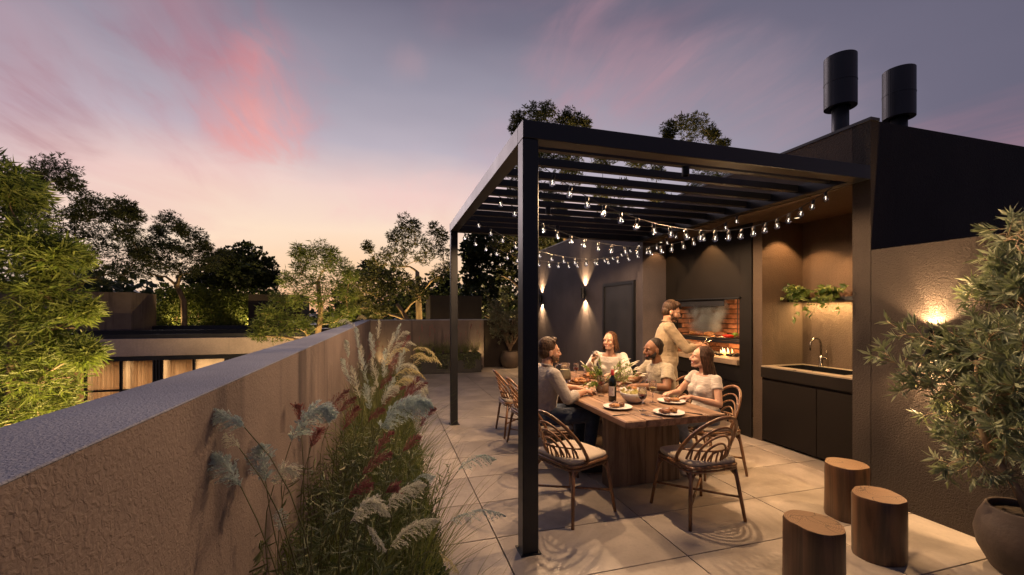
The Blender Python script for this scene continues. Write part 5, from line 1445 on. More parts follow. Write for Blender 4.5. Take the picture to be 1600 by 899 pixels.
fw = MB(); n = 60000; m_ = 900
ang = rng.uniform(R(-62), R(75), m_); dist = rng.uniform(32, 46, m_)
cc_ = np.stack([np.sin(ang) * dist, np.cos(ang) * dist, GZ + rng.random(m_) ** .7 * (5.6 + 1.0 * np.sin(ang * 9))], 1)
pos = cc_[rng.integers(0, m_, n)] + rng.normal(size=(n, 3)) * [.9, .9, .5]
fw.quads(leaf_quads(pos, unit(n), unit(n), rng.uniform(.35, .7, n), .38, .05)).build('far_woods', ROUND, None, kind='stuff')

# ------------------------------------------------------------------ neighbouring building
nbh = thing('neighbour_house', 'low modern house with pale concrete fascia and curtained lit windows beyond the parapet', 'house', (0, 17, 0))
def Xn(px, Y=17): return at(px, 488, Y=Y).x
def Zn(px, py, Y=17): return at(px, py, Y=Y).z
zt, zb = Zn(260, 529), Zn(260, 556)
xl, xr = -26.0, Xn(560)
CONC = stucco_mat('fascia_concrete', (.76, .62, .57), (.62, .50, .46), bscale=18, bump=.1, stain=.12)
def npart(nm, x0, x1, y0, y1, z0, z1, m, b=0): return MB().box(x0, x1, y0 - 17, y1 - 17, z0, z1, b).build(nm, m, nbh)
npart('fascia', xl, xr, 17, 18, zb, zt, CONC, .01)
npart('roof_edge', xl, xr, 17.05, 26, zt + .001, zt + .14, M['frame'])
npart('roof_parapet', xl, xr, 17.35, 17.6, zt + .14, Zn(260, 516, 17.4), M['black'])
npart('roof_parapet', xl, xr, 19.6, 19.9, zt + .14, Zn(300, 509, 19.6), M['frame'])
npart('back_room', xl, xr, 19.5, 19.7, GZ, zb, mat('room_wall', (.55, .42, .28), .8))
npart('slab', xl, xr, 17.02, 26, zb - .001 - .15, zb - .002, M['frame'])
npart('stair_block', Xn(-120, 18.2), Xn(205, 18.2), 18.2, 19.9, zt + .1, Zn(205, 457, 18.2), M['parapet'])
npart('stair_block', Xn(388, 19.0), Xn(470, 19.0), 19.0, 21, zt + .1, Zn(400, 460, 19.0), M['wall'])
# windows: frame, glass pane, curtain
CURT = None
m, gg, out = new_mat('lit_curtain')
p_ = gg.n('ShaderNodeBsdfPrincipled'); p_.inputs['Base Color'].default_value = (.62, .48, .36, 1); p_.inputs['Roughness'].default_value = .9
tl = gg.n('ShaderNodeBsdfTranslucent'); tl.inputs[0].default_value = (.75, .55, .36, 1)
mx = gg.n('ShaderNodeMixShader'); mx.inputs[0].default_value = .5; gg.l(p_.outputs[0], mx.inputs[1]); gg.l(tl.outputs[0], mx.inputs[2]); gg.l(mx.outputs[0], out.inputs[0]); CURT = m
NG_ = M['glassw']
wins = [(60, 128, True), (132, 184, True), (188, 236, True), (252, 299, True), (303, 349, False), (420, 466, True), (470, 516, True)]
zf = GZ + .1; zs = Zn(160, 612)
for i, (a, b, cur) in enumerate(wins):
    xa, xb = Xn(a), Xn(b)
    for (q0, q1, up_) in ((zs + .03, zb - .03, 1), (zf, zs - .03, 0)):
        f = MB(); w = .04
        f.box(xa - w, xa, .08, .15, q0 - w, q1 + w).box(xb, xb + w, .08, .15, q0 - w, q1 + w).box(xa, xb, .08, .15, q1, q1 + w).box(xa, xb, .08, .15, q0 - w, q0)
        wo_ = f.build('window', M['black'], nbh)
        MB().box(xa, xb, .105, .113, q0, q1).build('pane', NG_, wo_)
        if cur:
            vs = []; n = 140
            for k in range(n):
                u_ = k / (n - 1); xk = xa + (xb - xa) * (u_ if i % 2 else .08 + .92 * u_); yk = .42 + .05 * math.sin(u_ * 58 + 3 * math.sin(u_ * 9)) + .02 * math.sin(u_ * 131)
                vs += [(xk, yk, q0 - .05), (xk, yk, q1 + .05)]
            MB().add(vs, [(2 * k, 2 * k + 2, 2 * k + 3, 2 * k + 1) for k in range(n - 1)]).build('curtain', CURT, wo_)
for a, b in ((237, 250.5), (351, 386), (518, 530)):
    x = Xn(a)
    while x < Xn(b):
        npart('louvre', x, x + .045, 17.04, 17.1, GZ, zb - .03, M['frame']); x += .085
    npart('louvre_backing', Xn(a), Xn(b), 17.12, 17.16, GZ, zb - .03, M['black'])
for k in range(5):
    x = Xn(120) + k * 1.9; lamp('AREA', (x, 18.5, zb - .18), 70, (1, .70, .40), target=(x, 18.5, -9), sx=1.6, sy=.7)

# roof box of the next building behind the end wall
bx = thing('roof_box', 'plain grey-brown rendered box rising behind the low end wall', 'building', (at(710, 490, Y=13.6).x, 13.6, GZ))
MB().box(at(672, 490, Y=13.6).x - bx.location.x, at(753, 490, Y=13.6).x - bx.location.x, 0, 1.6, 0, Zn(700, 462, 13.6) - GZ, .01).build('wall', M['wall'], bx)

# garden uplights at the feet of the lit trees, plus added fill lights
def uplight(p, target, power, label, col=(1, .66, .26), ang=95):
    t = thing('garden_light', label, 'garden light', p, 0, 'garden uplights at the tree feet')
    MB().lathe([(0, 0), (.06, 0), (.06, .12), (.05, .12), (.05, .10), (0, .10)], seg=14).build('housing', M['black'], t)
    MB().lathe([(0, .105), (.048, .105)], seg=12).build('lens', glow('uplight_lens', (1, .8, .5), 10), t)
    lamp('SPOT', (p[0], p[1], p[2] + .16), power, col, .06, target, R(ang), .5)


w = at(70, 560, d=4.6)
uplight((w.x + 1.0, w.y - 1.2, GZ), (w.x - .1, w.y, 1.2), 4200, 'small garden uplight on the lawn below the yellow-green tree')
uplight((w.x + 1.6, w.y + .8, GZ), (w.x - .1, w.y, .8), 3000, 'small garden uplight between yellow-green tree and neighbour house', ang=80)
e = at(480, 520, d=11.5)
uplight((e.x + .6, e.y - 2.2, GZ), (e.x, e.y, 1.2), 2800, 'small garden uplight under the slender pale-trunked tree')
h_ = at(330, 480, Y=19.6)
uplight((h_.x - 1.5, 19.95, zt + .15), (h_.x - 1, 20.9, 2.5), 90, 'small uplight at one end of the lit roof hedge', ang=130)
uplight((h_.x + 1.2, 19.95, zt + .15), (h_.x + 1.4, 20.9, 2.5), 120, 'small uplight at the other end of the lit roof hedge', ang=130)
f_ = at(630, 480, d=14)
uplight((f_.x - 1.0, f_.y - 1.0, GZ), (f_.x, f_.y + 1, 2.5), 2600, 'small garden uplight under the pale-limbed trees behind the end wall')
f2 = at(800, 480, d=14)
uplight((f2.x + .6, f2.y + 2.2, GZ), (f2.x, f2.y + 2, 3), 4200, 'small garden uplight under the big tree between the posts')
uplight((-.78, 2.6, .35), (w.x, w.y - .2, 1.3), 950, 'added fill light on the outer face of the parapet aimed at the willow', ang=120)  # fill lamp added to brighten the middle of the willow crown
uplight((-.2, 11.55, .02), (.4, 11.9, 1.0), 26, 'added fill light on the floor at the parapet end of the planter', ang=140)  # this and the next lamp are added to brighten the end wall
uplight((2.45, 11.5, .02), (1.9, 11.9, 1.0), 26, 'added fill light on the floor at the olive end of the planter', ang=140)
f3 = at(960, 480, d=15)
uplight((f3.x, f3.y + .5, GZ), (f3.x + .5, f3.y + 1.5, 6), 5200, 'small garden uplight behind the house under the tall trees', ang=110)
# ------------------------------------------------------------------ people
def fabric(name, col, var=.06):
    m, gg, out = new_mat(name)
    p = gg.n('ShaderNodeBsdfPrincipled'); tc = gg.n('ShaderNodeTexCoord')
    nz = gg.n('ShaderNodeTexNoise'); nz.inputs['Scale'].default_value = 7; nz.inputs['Detail'].default_value = 4; nz.inputs['Distortion'].default_value = 1.6; gg.l(tc.outputs['Object'], nz.inputs[0])
    gg.l(gg.mix(gg.smooth(nz.outputs[0], .3, .7), tuple(c * (1 - 2.5 * var) for c in col) + (1,), (*col, 1)), p.inputs['Base Color'])
    p.inputs['Roughness'].default_value = .9; p.inputs['Sheen Weight'].default_value = .2
    w = gg.n('ShaderNodeTexNoise'); w.inputs['Scale'].default_value = 9; w.inputs['Detail'].default_value = 2; w.inputs['Distortion'].default_value = 2.2
    mp_ = gg.n('ShaderNodeMapping'); mp_.inputs['Scale'].default_value = (1, 1, 2.2); mp_.inputs['Rotation'].default_value = (.5, .4, 0); gg.l(tc.outputs['Object'], mp_.inputs[0]); gg.l(mp_.outputs[0], w.inputs[0])
    b = gg.n('ShaderNodeBump'); b.inputs['Strength'].default_value = .6; b.inputs['Distance'].default_value = .014; gg.l(w.outputs[0], b.inputs['Height']); gg.l(b.outputs[0], p.inputs['Normal'])
    gg.l(p.outputs[0], out.inputs[0]); return m


def skin(name, col):
    m = mat(name, col, .48, var=.06, vscale=12, bump=.05, bscale=150, spec=.4)
    p = [n_ for n_ in m.node_tree.nodes if n_.type == 'BSDF_PRINCIPLED'][0]
    p.inputs['Subsurface Weight'].default_value = .12; p.inputs['Subsurface Radius'].default_value = (.02, .008, .004)
    return m


def hairm(name, col):
    m, gg, out = new_mat(name)
    p = gg.n('ShaderNodeBsdfPrincipled'); tc = gg.n('ShaderNodeTexCoord')
    mp_ = gg.n('ShaderNodeMapping'); mp_.inputs['Scale'].default_value = (60, 60, 7); gg.l(tc.outputs['Object'], mp_.inputs[0])
    nz = gg.n('ShaderNodeTexNoise'); nz.inputs['Scale'].default_value = 2; nz.inputs['Detail'].default_value = 3; gg.l(mp_.outputs[0], nz.inputs[0])
    gg.l(gg.mix(gg.smooth(nz.outputs[0], .35, .65), tuple(c * .45 for c in col) + (1,), (*[min(1, c * 1.5) for c in col], 1)), p.inputs['Base Color'])
    p.inputs['Roughness'].default_value = .6; p.inputs['Specular IOR Level'].default_value = .3
    b = gg.n('ShaderNodeBump'); b.inputs['Strength'].default_value = .7; b.inputs['Distance'].default_value = .006; gg.l(nz.outputs[0], b.inputs['Height']); gg.l(b.outputs[0], p.inputs['Normal'])
    gg.l(p.outputs[0], out.inputs[0]); return m


EYEW = mat('eye_white', (.75, .72, .68), .2, var=0); EYED = mat('eye_dark', (.02, .012, .008), .15, var=0)
TEETH = mat('teeth', (.82, .78, .70), .25, var=0); LIP = mat('lips', (.38, .11, .085), .4, var=.05)


def fused(mb, name, m, parent, voxel=.007, smooth=4, wrinkle=0, wsize=.08):
    """overlapping closed shapes fused into one continuous surface"""
    o = mb.build(name, m, parent, smooth=True)
    r_ = o.modifiers.new('remesh', 'REMESH'); r_.mode = 'VOXEL'; r_.voxel_size = voxel; r_.use_smooth_shade = True
    if smooth:
        s_ = o.modifiers.new('smooth', 'SMOOTH'); s_.factor = .5; s_.iterations = smooth
    if wrinkle:
        tx = bpy.data.textures.new('folds', 'CLOUDS'); tx.noise_scale = wsize; tx.noise_depth = 2
        dm = o.modifiers.new('folds', 'DISPLACE'); dm.texture = tx; dm.strength = wrinkle; dm.mid_level = .5; dm.texture_coords = 'LOCAL'
    return o


def frame_of(fwd, up=Vector((0, 0, 1))):
    f = Vector(fwd).normalized(); x = f.cross(up).normalized(); u_ = x.cross(f).normalized()
    return Matrix((x, f, u_)).transposed()      # columns: right side (x), forward (y), up (z)


def hand(mb, wrist, dirv, palmn, curl=.5, thumb=1, s_=1.0, spread=.12, nails=None):
    """palm, four fingers and a thumb; palmn points out of the palm; curl bends the fingers towards it; thumb = side"""
    d = Vector(dirv).normalized(); n_ = Vector(palmn); n_ = (n_ - d * n_.dot(d)).normalized(); sd = d.cross(n_).normalized() * thumb
    w = Vector(wrist)
    mb.cap(w - d * .02 * s_, w + d * .02 * s_, .024 * s_, .026 * s_)
    for k, off_ in enumerate((.030, .010, -.010, -.029)):
        a = w + sd * off_ * .6 * s_ + d * .015 * s_; b = w + sd * off_ * s_ + d * (.083 - .006 * abs(k - 1.2)) * s_
        mb.cap(a, b, .0155 * s_, .0125 * s_, 8)
        L = (.038, .043, .040, .031)[k] * s_; cur = b; dd = (d + sd * (off_ * spread * 20 / 3)).normalized(); ang = curl * (.75 + .12 * k)
        for j, f in enumerate((1, .72, .55)):
            c_, s__ = math.cos(ang * (j + .6) * .95), math.sin(ang * (j + .6) * .95)
            v = dd * c_ + n_ * s__
            nx = cur + v * L * f; mb.cap(cur, nx, .0095 * s_ - .0009 * j, .0088 * s_ - .0009 * j, 8); cur = nx
    a = w + sd * .022 * s_ + d * .02 * s_; b = w + sd * .046 * s_ + d * .048 * s_ + n_ * .014 * s_; c = b + (d * .75 + n_ * (.3 + .5 * curl) + sd * (.25 - .5 * curl)).normalized() * .034 * s_
    e = c + (d * .8 + n_ * (.3 + .4 * curl) - sd * .3 * curl).normalized() * .026 * s_
    mb.cap(a, b, .016 * s_, .0125 * s_, 8); mb.cap(b, c, .0118 * s_, .0105 * s_, 8); mb.cap(c, e, .0105 * s_, .0088 * s_, 8)


def head(mb, c, Rm, s_=1.0, female=False):
    P = lambda x, y, z: Vector(c) + Rm @ Vector((x * s_, y * s_, z * s_))
    E = lambda p, r, **k: mb.ell(P(*p), tuple(q * s_ for q in r), Rm, 16, 12)
    E((0, -.012, .030), (.074, .094, .088)); E((0, .030, .022), (.064, .062, .070))
    jw = .052 if female else .058
    E((0, .022, -.045), (jw, .062, .060)); E((0, .058, -.072), (.034, .036, .032)); E((0, .078, -.094), (.018 if female else .023, .018, .017))
    for x in (-1, 1):
        E((x * .036, .058, -.028), (.028, .032, .030)); E((x * .0765, -.006, -.012), (.009, .020, .031))
        E((x * .032, .078, .024), (.026, .014, .011)); E((x * .012, .098, -.034), (.009, .012, .009))
        mb.cap(P(x * .045, .00, -.065), P(x * .022, .06, -.095), .018 * s_, .016 * s_)
    mb.cap(P(0, .086, .018), P(0, .114, -.028), .0095 * s_, .0115 * s_)
    E((0, .088, -.052), (.022, .012, .012)); E((0, .085, -.073), (.019, .011, .008))


def face_parts(t, c, Rm, s_, smile=1.0, brow=(.03, .02, .012), female=False, open_=.5):
    P = lambda x, y, z: Vector(c) + Rm @ Vector((x * s_, y * s_, z * s_))
    for x in (-1, 1):
        e = MB().ell(P(x * .031, .0765, .003), (.0115 * s_, .0095 * s_, .0058 * s_), Rm, 12, 8).build('eye', EYEW, t, smooth=True)
        MB().ell(P(x * .031, .0840, .003), (.0052 * s_, .0035 * s_, .0052 * s_), Rm, 10, 6).build('iris', EYED, e, smooth=True)
        MB().tube([P(x * .014, .094, .022), P(x * .032, .0935, .0285), P(x * .052, .080, .022)], [.0022 * s_, .0030 * s_ if not female else .0018 * s_, .0012 * s_], 6).build('eyebrow', mat('eyebrow', brow, .7), t, smooth=True)
    m_ = MB(); pts = []
    for k in range(17):
        a = 2 * PI * k / 16
        pts.append(P(.026 * smile * math.cos(a), .0965 - .016 * math.cos(a) ** 2, -.0635 + .0085 * open_ * 1.5 * math.sin(a) + .008 * math.cos(a) ** 2 * smile))
    m_.tube(pts, .0036 * s_, 6, cap=False)
    mo = m_.build('mouth', LIP, t, smooth=True)
    MB().ell(P(0, .0895, -.0605), (.021 * s_, .0095 * s_, .0068 * s_ * (1 + open_ * .3)), Rm, 12, 8).build('teeth', TEETH, mo, smooth=True)


def person(label, hc, face_dir, torso, skin_m, shirt_m, pants_m, hair_m, sleeve='long', female=False, s_=1.0, build=1.0, smile=1.0, open_=.5, roll=0, group='people at the barbecue dinner', shoes=None):
    """torso: dict of joints in world coordinates"""
    J = {k: Vector(v) for k, v in torso.items() if isinstance(v, (tuple, list))}
    root = thing('person', label, 'person', (J['pelvis'].x, J['pelvis'].y, 0), 0, group)
    O_ = root.location.copy(); J = {k: v - O_ for k, v in J.items()}; hc = Vector(hc) - O_
    Rm = frame_of(face_dir)
    if roll: Rm = Matrix.Rotation(roll, 3, Vector(face_dir).normalized()) @ Rm
    body = MB(); head(body, hc, Rm, s_, female)
    nk = J['neck']; skull = hc + Rm @ Vector((0, -.022, -.055)) * s_
    body.cap(nk, skull, .054 * s_ * (.86 if female else 1.04), .050 * s_ * (.88 if female else 1.04), 14)
    body.cap(nk - Vector((0, 0, .03)), nk.lerp(skull, .4), .06 * s_, .047 * s_, 14)
    sh = (J['sR'] - J['sL']); shw = sh.length; shd = sh.normalized()
    ch, pv = J['chest'], J['pelvis']; upv = (nk - pv).normalized(); fw = upv.cross(shd).normalized()
    if fw.dot(Vector((J['kR'] + J['kL'])) - J['hR'] - J['hL']) < 0 and (J['kR'] - J['hR']).length > .1 and abs((J['kR'] - J['hR']).normalized().z) < .7: fw = -fw
    hip = (J['hR'] - J['hL']).normalized()
    def torso_loft(mb, g_, bot=0, topk=1):
        secs = []
        wa = .125 if female else .148
        rows = [(pv - upv * .06, hip, .150, .115), (pv + upv * .03, hip, .162 if female else .155, .125), (pv.lerp(ch, .45), shd, wa, .105 if female else .118), (ch, shd, .155 if female else .178, .118 if female else .125),
                (ch.lerp(nk, .5), shd, shw * .47, .108), (ch.lerp(nk, .82), shd, shw * .40, .078), (nk - upv * .005, shd, .075, .060)]
        for c_, ax, a_, b_ in rows[bot:len(rows) - 1 + topk]:
            f_ = upv.cross(ax).normalized()
            secs.append((c_, ax * (a_ * build * s_ + g_), f_ * (b_ * build * s_ + g_)))
        mb.loft(secs, 20)
    torso_loft(body, -.006)
    if female:
        for x in (-1, 1): body.ell(ch + shd * x * .07 * s_ + fw * .085 * s_ - upv * .0, (.055, .055, .06))
    for sd_ in 'LR':
        s0, e, w_ = J['s' + sd_], J['e' + sd_], J['w' + sd_]
        k = .86 if female else 1.05
        body.cap(s0, e, .050 * k * s_, .040 * k * s_, 12); body.cap(e, e.lerp(w_, .3), .040 * k * s_, .041 * k * s_, 12); body.cap(e.lerp(w_, .3), w_, .041 * k * s_, .026 * k * s_, 12)
        hd = J['d' + sd_] + O_ if ('d' + sd_) in J else (w_ - e)
        pn = J['p' + sd_] + O_ if ('p' + sd_) in J else Vector((0, 0, -1))
        hand(body, w_ + (w_ - e).normalized() * .015, hd, pn, torso.get('curl' + sd_, .6), torso.get('thumb' + sd_, 1), (.90 if female else 1.02) * s_)
        h, kn, an = J['h' + sd_], J['k' + sd_], J['a' + sd_]
        body.cap(h, kn, .078 * s_, .054 * s_, 12); body.cap(kn, kn.lerp(an, .35), .054 * s_, .055 * s_, 12); body.cap(kn.lerp(an, .35), an, .055 * s_, .034 * s_, 12)
        ft = torso.get('foot', None); fd = Vector(ft) if ft else Vector((fw.x, fw.y, 0)).normalized()
        body.cap(an - Vector((0, 0, .03)), an + fd * .13 - Vector((0, 0, .055)), .034, .028, 10)
        if shoes:
            so_ = MB(); so_.cap(an - fd * .04 - Vector((0, 0, .045)), an + fd * .15 - Vector((0, 0, .055)), .047, .040, 12); so_.cap(an - Vector((0, 0, .0)), an - Vector((0, 0, .04)), .045, .05, 12)
            fused(so_, 'shoe', shoes, root, .008, 2)
    fused(body, 'body', skin_m, root, .0055, 3)
    # shirt
    sm_ = MB(); torso_loft(sm_, .012, 0, 1 if not female else 0)
    if female:
        for x in (-1, 1): sm_.ell(ch + shd * x * .07 * s_ + fw * .092 * s_, (.062, .062, .066))
        for x_ in 'LR': sm_.cap(nk.lerp(J['s' + x_], .45) - upv * .015, J['s' + x_] - upv * .012, .036 * s_, .054 * s_, 12)
    for sd_ in 'LR':
        s0, e, w_ = J['s' + sd_], J['e' + sd_], J['w' + sd_]
        if not female: sm_.cap(nk.lerp(s0, .35) - upv * .02, s0, .05 * s_, .066 * s_, 12)
        if sleeve == 'long':
            sm_.cap(s0, e, .066 * s_, .056 * s_, 12); q = e.lerp(w_, .42)
            sm_.cap(e, q, .056 * s_, .050 * s_, 12); sm_.tube([q - (w_ - e).normalized() * .02, q + (w_ - e).normalized() * .025], [.053 * s_, .052 * s_], 14)
        elif sleeve == 'full':
            sm_.cap(s0, e, .062 * s_, .058 * s_, 12); q = e.lerp(w_, .85); sm_.cap(e, q, .060 * s_, .042 * s_, 12)
        else:
            q = s0.lerp(e, .62 if not female else .42); kf = .80 if female else 1; sm_.cap(s0, s0.lerp(q, .6), .066 * s_ * kf, .064 * s_ * kf, 12); sm_.tube([s0.lerp(q, .4), q], [.066 * s_ * kf, .069 * s_ * kf], 14)
    so2 = fused(sm_, 'shirt', shirt_m, root, .008, 3, .010, .06)
    if sleeve == 'long':   # collar and placket
        cl = MB(); pts = []
        for k in range(15):
            a = -2.45 + 4.9 * k / 14 ; pts.append(nk + upv * (.022 - .03 * max(0, math.cos(a + PI))) + (fw * -math.cos(a) + shd * math.sin(a)) * .063 * s_)
        cl.tube(pts, [.012] * 15, 8, flat=.6); fused(cl, 'collar', shirt_m, root, .005, 2)
    # trousers
    tr_ = MB(); tr_.loft([(pv - upv * .10, hip * .15, fw * .12), (pv - upv * .02, hip * .175 * s_, fw * .138 * s_), (pv + upv * .07, hip * .165 * s_, fw * .130 * s_)], 20)
    for sd_ in 'LR':
        h, kn, an = J['h' + sd_], J['k' + sd_], J['a' + sd_]
        tr_.cap(h, kn, .094 * s_, .070 * s_, 12); tr_.cap(kn, kn.lerp(an, .9), .070 * s_, .054 * s_, 12)
    fused(tr_, 'trousers', pants_m, root, .009, 3, .014, .09)
    face_parts(root, hc, Rm, s_, smile, torso.get('brow', (.03, .02, .012)), female, open_)
    return root, hc, Rm, s_, nk, O_


def short_hair(root, hc, Rm, s_, m, curly=.004, top=.03, side=.008, beard=None, bthick=.004):
    P = lambda x, y, z: Vector(hc) + Rm @ Vector((x * s_, y * s_, z * s_))
    mb = MB()
    mb.ell(P(0, -.022 if top > .01 else -.034, .046 + top * .3), (.0775 * s_ + side, .094 * s_ if top > .01 else .090 * s_, .086 * s_ + top * .4), Rm, 18, 14)
    mb.ell(P(0, -.05, .0), (.073 * s_ + side * .7, .066 * s_, .072 * s_), Rm, 16, 12)
    for k in range(26 if top > .01 else 0):
        a = random.uniform(-1.1, 1.1); y = random.uniform(-.05, .066)
        mb.ell(P(.060 * math.sin(a), y, .052 + .060 * math.cos(a) + top * .5), (.020 * s_, .020 * s_, .014 + top * .25), Rm, 8, 6)
    fused(mb, 'hair', m, root, .0055, 1, curly, .018)
    if beard:
        b = MB(); t_ = bthick
        b.ell(P(0, .026, -.060), (.056 * s_ + t_, .060 * s_ + t_, .050 * s_ + t_), Rm, 16, 12); b.ell(P(0, .062, -.085), (.034 * s_ + t_, .034 * s_ + t_, .026 * s_ + t_), Rm, 14, 10)
        for x in (-1, 1): b.cap(P(x * .066, -.002, -.015), P(x * .052, .028, -.068), .011 * s_ + t_, .020 * s_ + t_)
        b.tube([P(-.024, .094, -.062), P(-.012, .103, -.0535), P(0, .105, -.052), P(.012, .103, -.0535), P(.024, .094, -.062)], .0055 * s_, 6)
        b.v = [v for v in b.v]
        fused(b, 'beard', beard, root, .005, 2, .003, .012)


def long_hair(root, hc, Rm, s_, m, L=.3, vol=1.0, front=.06, dirv=(0, 0, -1), wave=.015, n=46):
    P = lambda x, y, z: Vector(hc) + Rm @ Vector((x * s_, y * s_, z * s_))
    mb = MB(); mb.ell(P(0, -.028, .042), (.080 * s_ * vol, .094 * s_, .088 * s_), Rm, 18, 14); mb.ell(P(0, -.055, -.01), (.078 * s_ * vol, .062 * s_, .085 * s_), Rm, 16, 12)
    dv = Vector(dirv).normalized()
    for k in range(n):
        a = -1.0 + 2.0 * k / (n - 1); an = a * 2.05     # round the back from one temple to the other
        r_ = Vector((math.sin(an) * .082 * vol, -math.cos(an) * .078 + (-.01), 0)); p0 = P(r_.x * .55, r_.y * .5 + .012, .105); p1 = P(r_.x, r_.y, .02)
        end = p1 + dv * L * random.uniform(.85, 1.08) + Rm @ Vector((r_.x * .25, r_.y * .2, 0)); ph = random.uniform(0, 6)
        pts = [p0]
        for j in range(9):
            f = j / 8; pts.append(p1.lerp(end, f) + Rm @ Vector((math.sin(ph + f * 7) * wave * f, math.cos(ph + f * 6) * wave * f, 0)))
        mb.tube(pts, [.009 * s_] + [(.0115 - .007 * f) * s_ for f in np.linspace(0, 1, 9)], 6)
    return fused(mb, 'hair', m, root, .005, 1, .004, .02)


SK1 = skin('skin_light', (.52, .29, .19)); SK2 = skin('skin_brown', (.24, .115, .062)); SK3 = skin('skin_fair', (.58, .34, .235))
JEANS = fabric('blue_jeans', (.028, .045, .085), .12); BEIGE = fabric('beige_trousers', (.40, .32, .22)); CREAM = fabric('cream_trousers', (.50, .46, .42))
H1 = hairm('brown_hair', (.050, .026, .014)); H2 = hairm('black_hair', (.022, .015, .012)); H3 = hairm('dark_brown_hair', (.045, .020, .011))
B1 = mat('brown_beard', (.10, .048, .024), .7, var=.25, vscale=120, bump=.8, bscale=200); B2 = mat('black_beard', (.022, .014, .010), .7, var=.2, vscale=120, bump=.8, bscale=200)
WHITE_SHOE = mat('white_trainer', (.62, .60, .57), .5, var=.05); DARKSHOE = mat('dark_shoe', (.03, .022, .018), .5); TANSHOE = mat('tan_sandal', (.24, .12, .06), .5)

# man in the grey shirt, post side of the table, looks across towards the women
r1 = person('bearded man in grey-beige rolled-sleeve shirt and blue jeans, seated nearest the pergola post', (1.585, 4.07, 1.195), (.93, -.10, .02),
            dict(pelvis=(1.50, 4.06, .57), chest=(1.53, 4.06, .84), neck=(1.56, 4.06, 1.045), sL=(1.545, 4.25, .995), sR=(1.56, 3.865, .985), eL=(1.70, 4.32, .79), eR=(1.66, 3.78, .765), wL=(1.90, 4.16, .80), wR=(1.90, 3.93, .795),
                 dL=(.8, -.35, -.1), dR=(.85, .35, -.05), curlL=.75, curlR=.75, thumbL=1, thumbR=-1, hL=(1.53, 4.15, .56), hR=(1.53, 3.96, .56), kL=(1.95, 4.12, .56), kR=(1.97, 3.86, .57), aL=(1.93, 4.10, .10), aR=(1.90, 3.84, .10), foot=(1, -.2, 0)),
            SK1, fabric('grey_shirt', (.36, .32, .29)), JEANS, H1, 'long', s_=1.03, smile=.9, open_=.2, shoes=DARKSHOE)
short_hair(r1[0], r1[1], r1[2], 1.03, H1, .010, .030, .006, B1, .0035)
# man in the T-shirt, grill side
r2 = person('short-haired bearded man in a beige T-shirt smiling at the grill side of the table', (2.945, 4.27, 1.165), (-.99, .04, -.04),
            dict(pelvis=(3.08, 4.26, .57), chest=(3.05, 4.26, .83), neck=(3.0, 4.265, 1.02), sL=(3.0, 4.07, .965), sR=(3.03, 4.46, .975), eL=(2.90, 3.96, .78), eR=(2.86, 4.50, .79), wL=(2.66, 4.12, .785), wR=(2.62, 4.36, .79),
                 dL=(-.8, .35, 0), dR=(-.8, -.3, 0), curlL=.7, curlR=.8, thumbL=1, thumbR=-1, hL=(3.06, 4.16, .56), hR=(3.06, 4.36, .56), kL=(2.62, 4.12, .56), kR=(2.62, 4.38, .56), aL=(2.66, 4.12, .10), aR=(2.64, 4.38, .10), foot=(-1, 0, 0)),
            SK2, fabric('beige_tshirt', (.40, .35, .26)), JEANS, H2, 'short', s_=1.04, smile=1.15, open_=.6, shoes=DARKSHOE)
short_hair(r2[0], r2[1], r2[2], 1.04, H2, .002, .004, .001, B2, .0022)
# woman in the pale top, near end of the grill side
r3 = person('laughing woman with long dark hair and pale short-sleeved top, nearest the camera', (3.075, 3.63, 1.135), (-.88, .46, .10),
            dict(pelvis=(3.08, 3.60, .57), chest=(3.10, 3.60, .81), neck=(3.10, 3.615, .985), sL=(3.09, 3.44, .935), sR=(3.12, 3.79, .94), eL=(3.03, 3.34, .72), eR=(2.98, 3.86, .75), wL=(2.79, 3.42, .785), wR=(2.76, 3.68, .785),
                 dL=(-.8, .3, .02), dR=(-.85, -.25, .02), curlL=.6, curlR=.8, thumbL=1, thumbR=-1, hL=(3.07, 3.51, .56), hR=(3.07, 3.69, .56), kL=(2.68, 3.50, .56), kR=(2.68, 3.72, .56), aL=(2.92, 3.52, .10), aR=(2.74, 3.74, .10), foot=(-1, 0, 0)),
            SK3, fabric('pale_top', (.56, .50, .45)), fabric('light_jeans', (.20, .24, .30), .1), H3, 'short', female=True, s_=.96, smile=1.1, open_=1.0, shoes=WHITE_SHOE)
long_hair(r3[0], r3[1], r3[2], .96, H3, .34, 1.0, dirv=(.22, -.04, -1))
# woman in the white blouse, far end, lifting a glass
r4 = person('smiling woman in a white long-sleeved blouse raising a wine glass at the far end', (2.965, 5.30, 1.20), (-.80, -.52, .03),
            dict(pelvis=(3.08, 5.46, .57), chest=(3.05, 5.43, .84), neck=(3.0, 5.36, 1.03), sL=(3.14, 5.25, .98), sR=(2.86, 5.50, .985), eL=(3.08, 5.02, .79), eR=(2.68, 5.40, .80), wL=(2.84, 4.98, .79), wR=(2.615, 5.14, .94),
                 dL=(-.8, .0, 0), dR=(.1, -.25, 1), pR=(.5, -.9, 0), curlL=.6, curlR=1.0, thumbL=1, thumbR=-1, hL=(3.10, 5.36, .56), hR=(3.02, 5.54, .56), kL=(2.72, 5.18, .56), kR=(2.66, 5.38, .56), aL=(2.70, 5.15, .10), aR=(2.62, 5.36, .10), foot=(-.8, -.5, 0)),
            SK3, fabric('white_blouse', (.66, .61, .56)), CREAM, H1, 'full', female=True, s_=1.04, smile=1.2, open_=.7, shoes=TANSHOE)
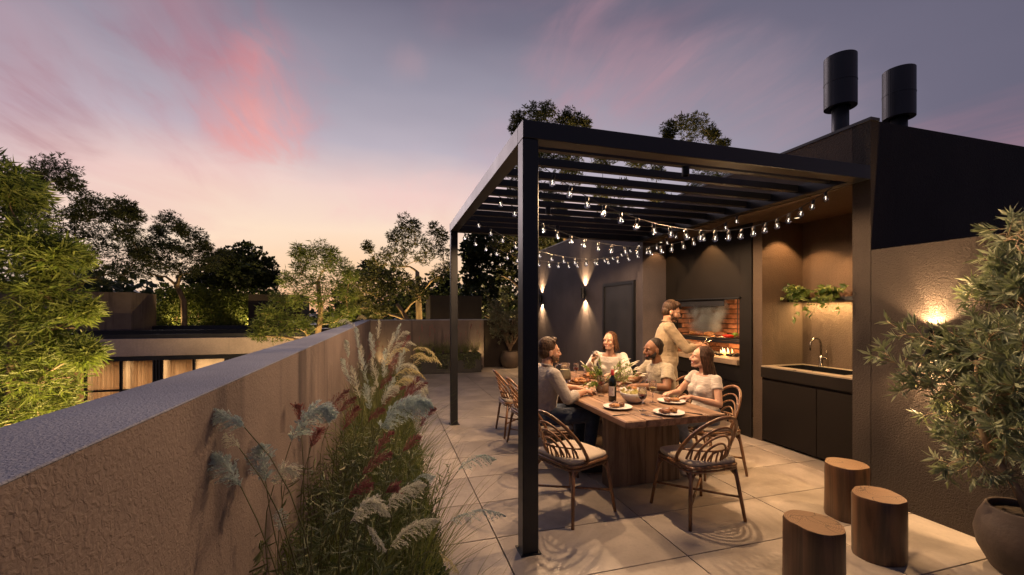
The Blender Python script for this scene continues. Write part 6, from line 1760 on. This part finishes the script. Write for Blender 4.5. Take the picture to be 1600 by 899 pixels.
long_hair(r4[0], r4[1], r4[2], 1.04, hairm('chestnut_hair', (.085, .038, .018)), .16, 1.02, dirv=(.10, .12, -1))
wg = wineglass((2.625, 5.085, .885), 'glass of white wine held up by the woman in the white blouse', WHITEW, .95, fill=.1)
# man at the grill
r5 = person('man standing at the grill in a beige shirt, turning meat with tongs', (3.60, 4.82, 1.605), (.84, -.46, -.25),
            dict(pelvis=(3.56, 4.86, .96), chest=(3.55, 4.86, 1.24), neck=(3.565, 4.85, 1.465), sL=(3.67, 5.02, 1.41), sR=(3.47, 4.69, 1.40), eL=(3.84, 4.94, 1.16), eR=(3.64, 4.56, 1.13), wL=(4.04, 4.84, 1.17), wR=(3.88, 4.63, 1.165),
                 dL=(.9, -.1, .1), dR=(.9, .15, .05), curlL=1.1, curlR=1.15, thumbL=1, thumbR=-1, pR=(0, .3, -1), pL=(0, -.3, -1), hL=(3.62, 4.94, .94), hR=(3.52, 4.77, .94), kL=(3.58, 4.98, .52), kR=(3.58, 4.74, .52), aL=(3.55, 4.99, .10), aR=(3.56, 4.72, .10), foot=(1, 0, 0)),
            SK1, fabric('sand_shirt', (.36, .28, .18)), BEIGE, H1, 'long', s_=1.08, smile=.6, open_=.1, shoes=DARKSHOE)
short_hair(r5[0], r5[1], r5[2], 1.08, H1, .007, .026, .005, B1, .003)
tg_ = thing('tongs', 'long steel barbecue tongs held over the grate', 'tongs', (3.94, 4.66, 1.15))
MB().tube([(0, 0, .0), (.33, .22, .06), (.62, .40, .12)], [.008, .007, .006], 6, flat=.5).tube([(0, .02, .012), (.31, .25, .09), (.61, .43, .14)], [.008, .007, .006], 6, flat=.5).build('arm', M['steel'], tg_, smooth=True)

# cutlery in hands
for (p0, p1, lab) in (((1.97, 3.97, .80), (2.07, 4.00, .775), 'fork held by the man in the grey shirt'), ((2.72, 3.66, .80), (2.62, 3.60, .775), 'fork held by the woman in the pale top')):
    t = thing('fork', lab, 'fork', p0, 0, 'forks held in hands')
    MB().tube([(0, 0, 0), Vector(p1) - Vector(p0)], [.003, .005], 5, flat=.5).build('handle', M['steel'], t)
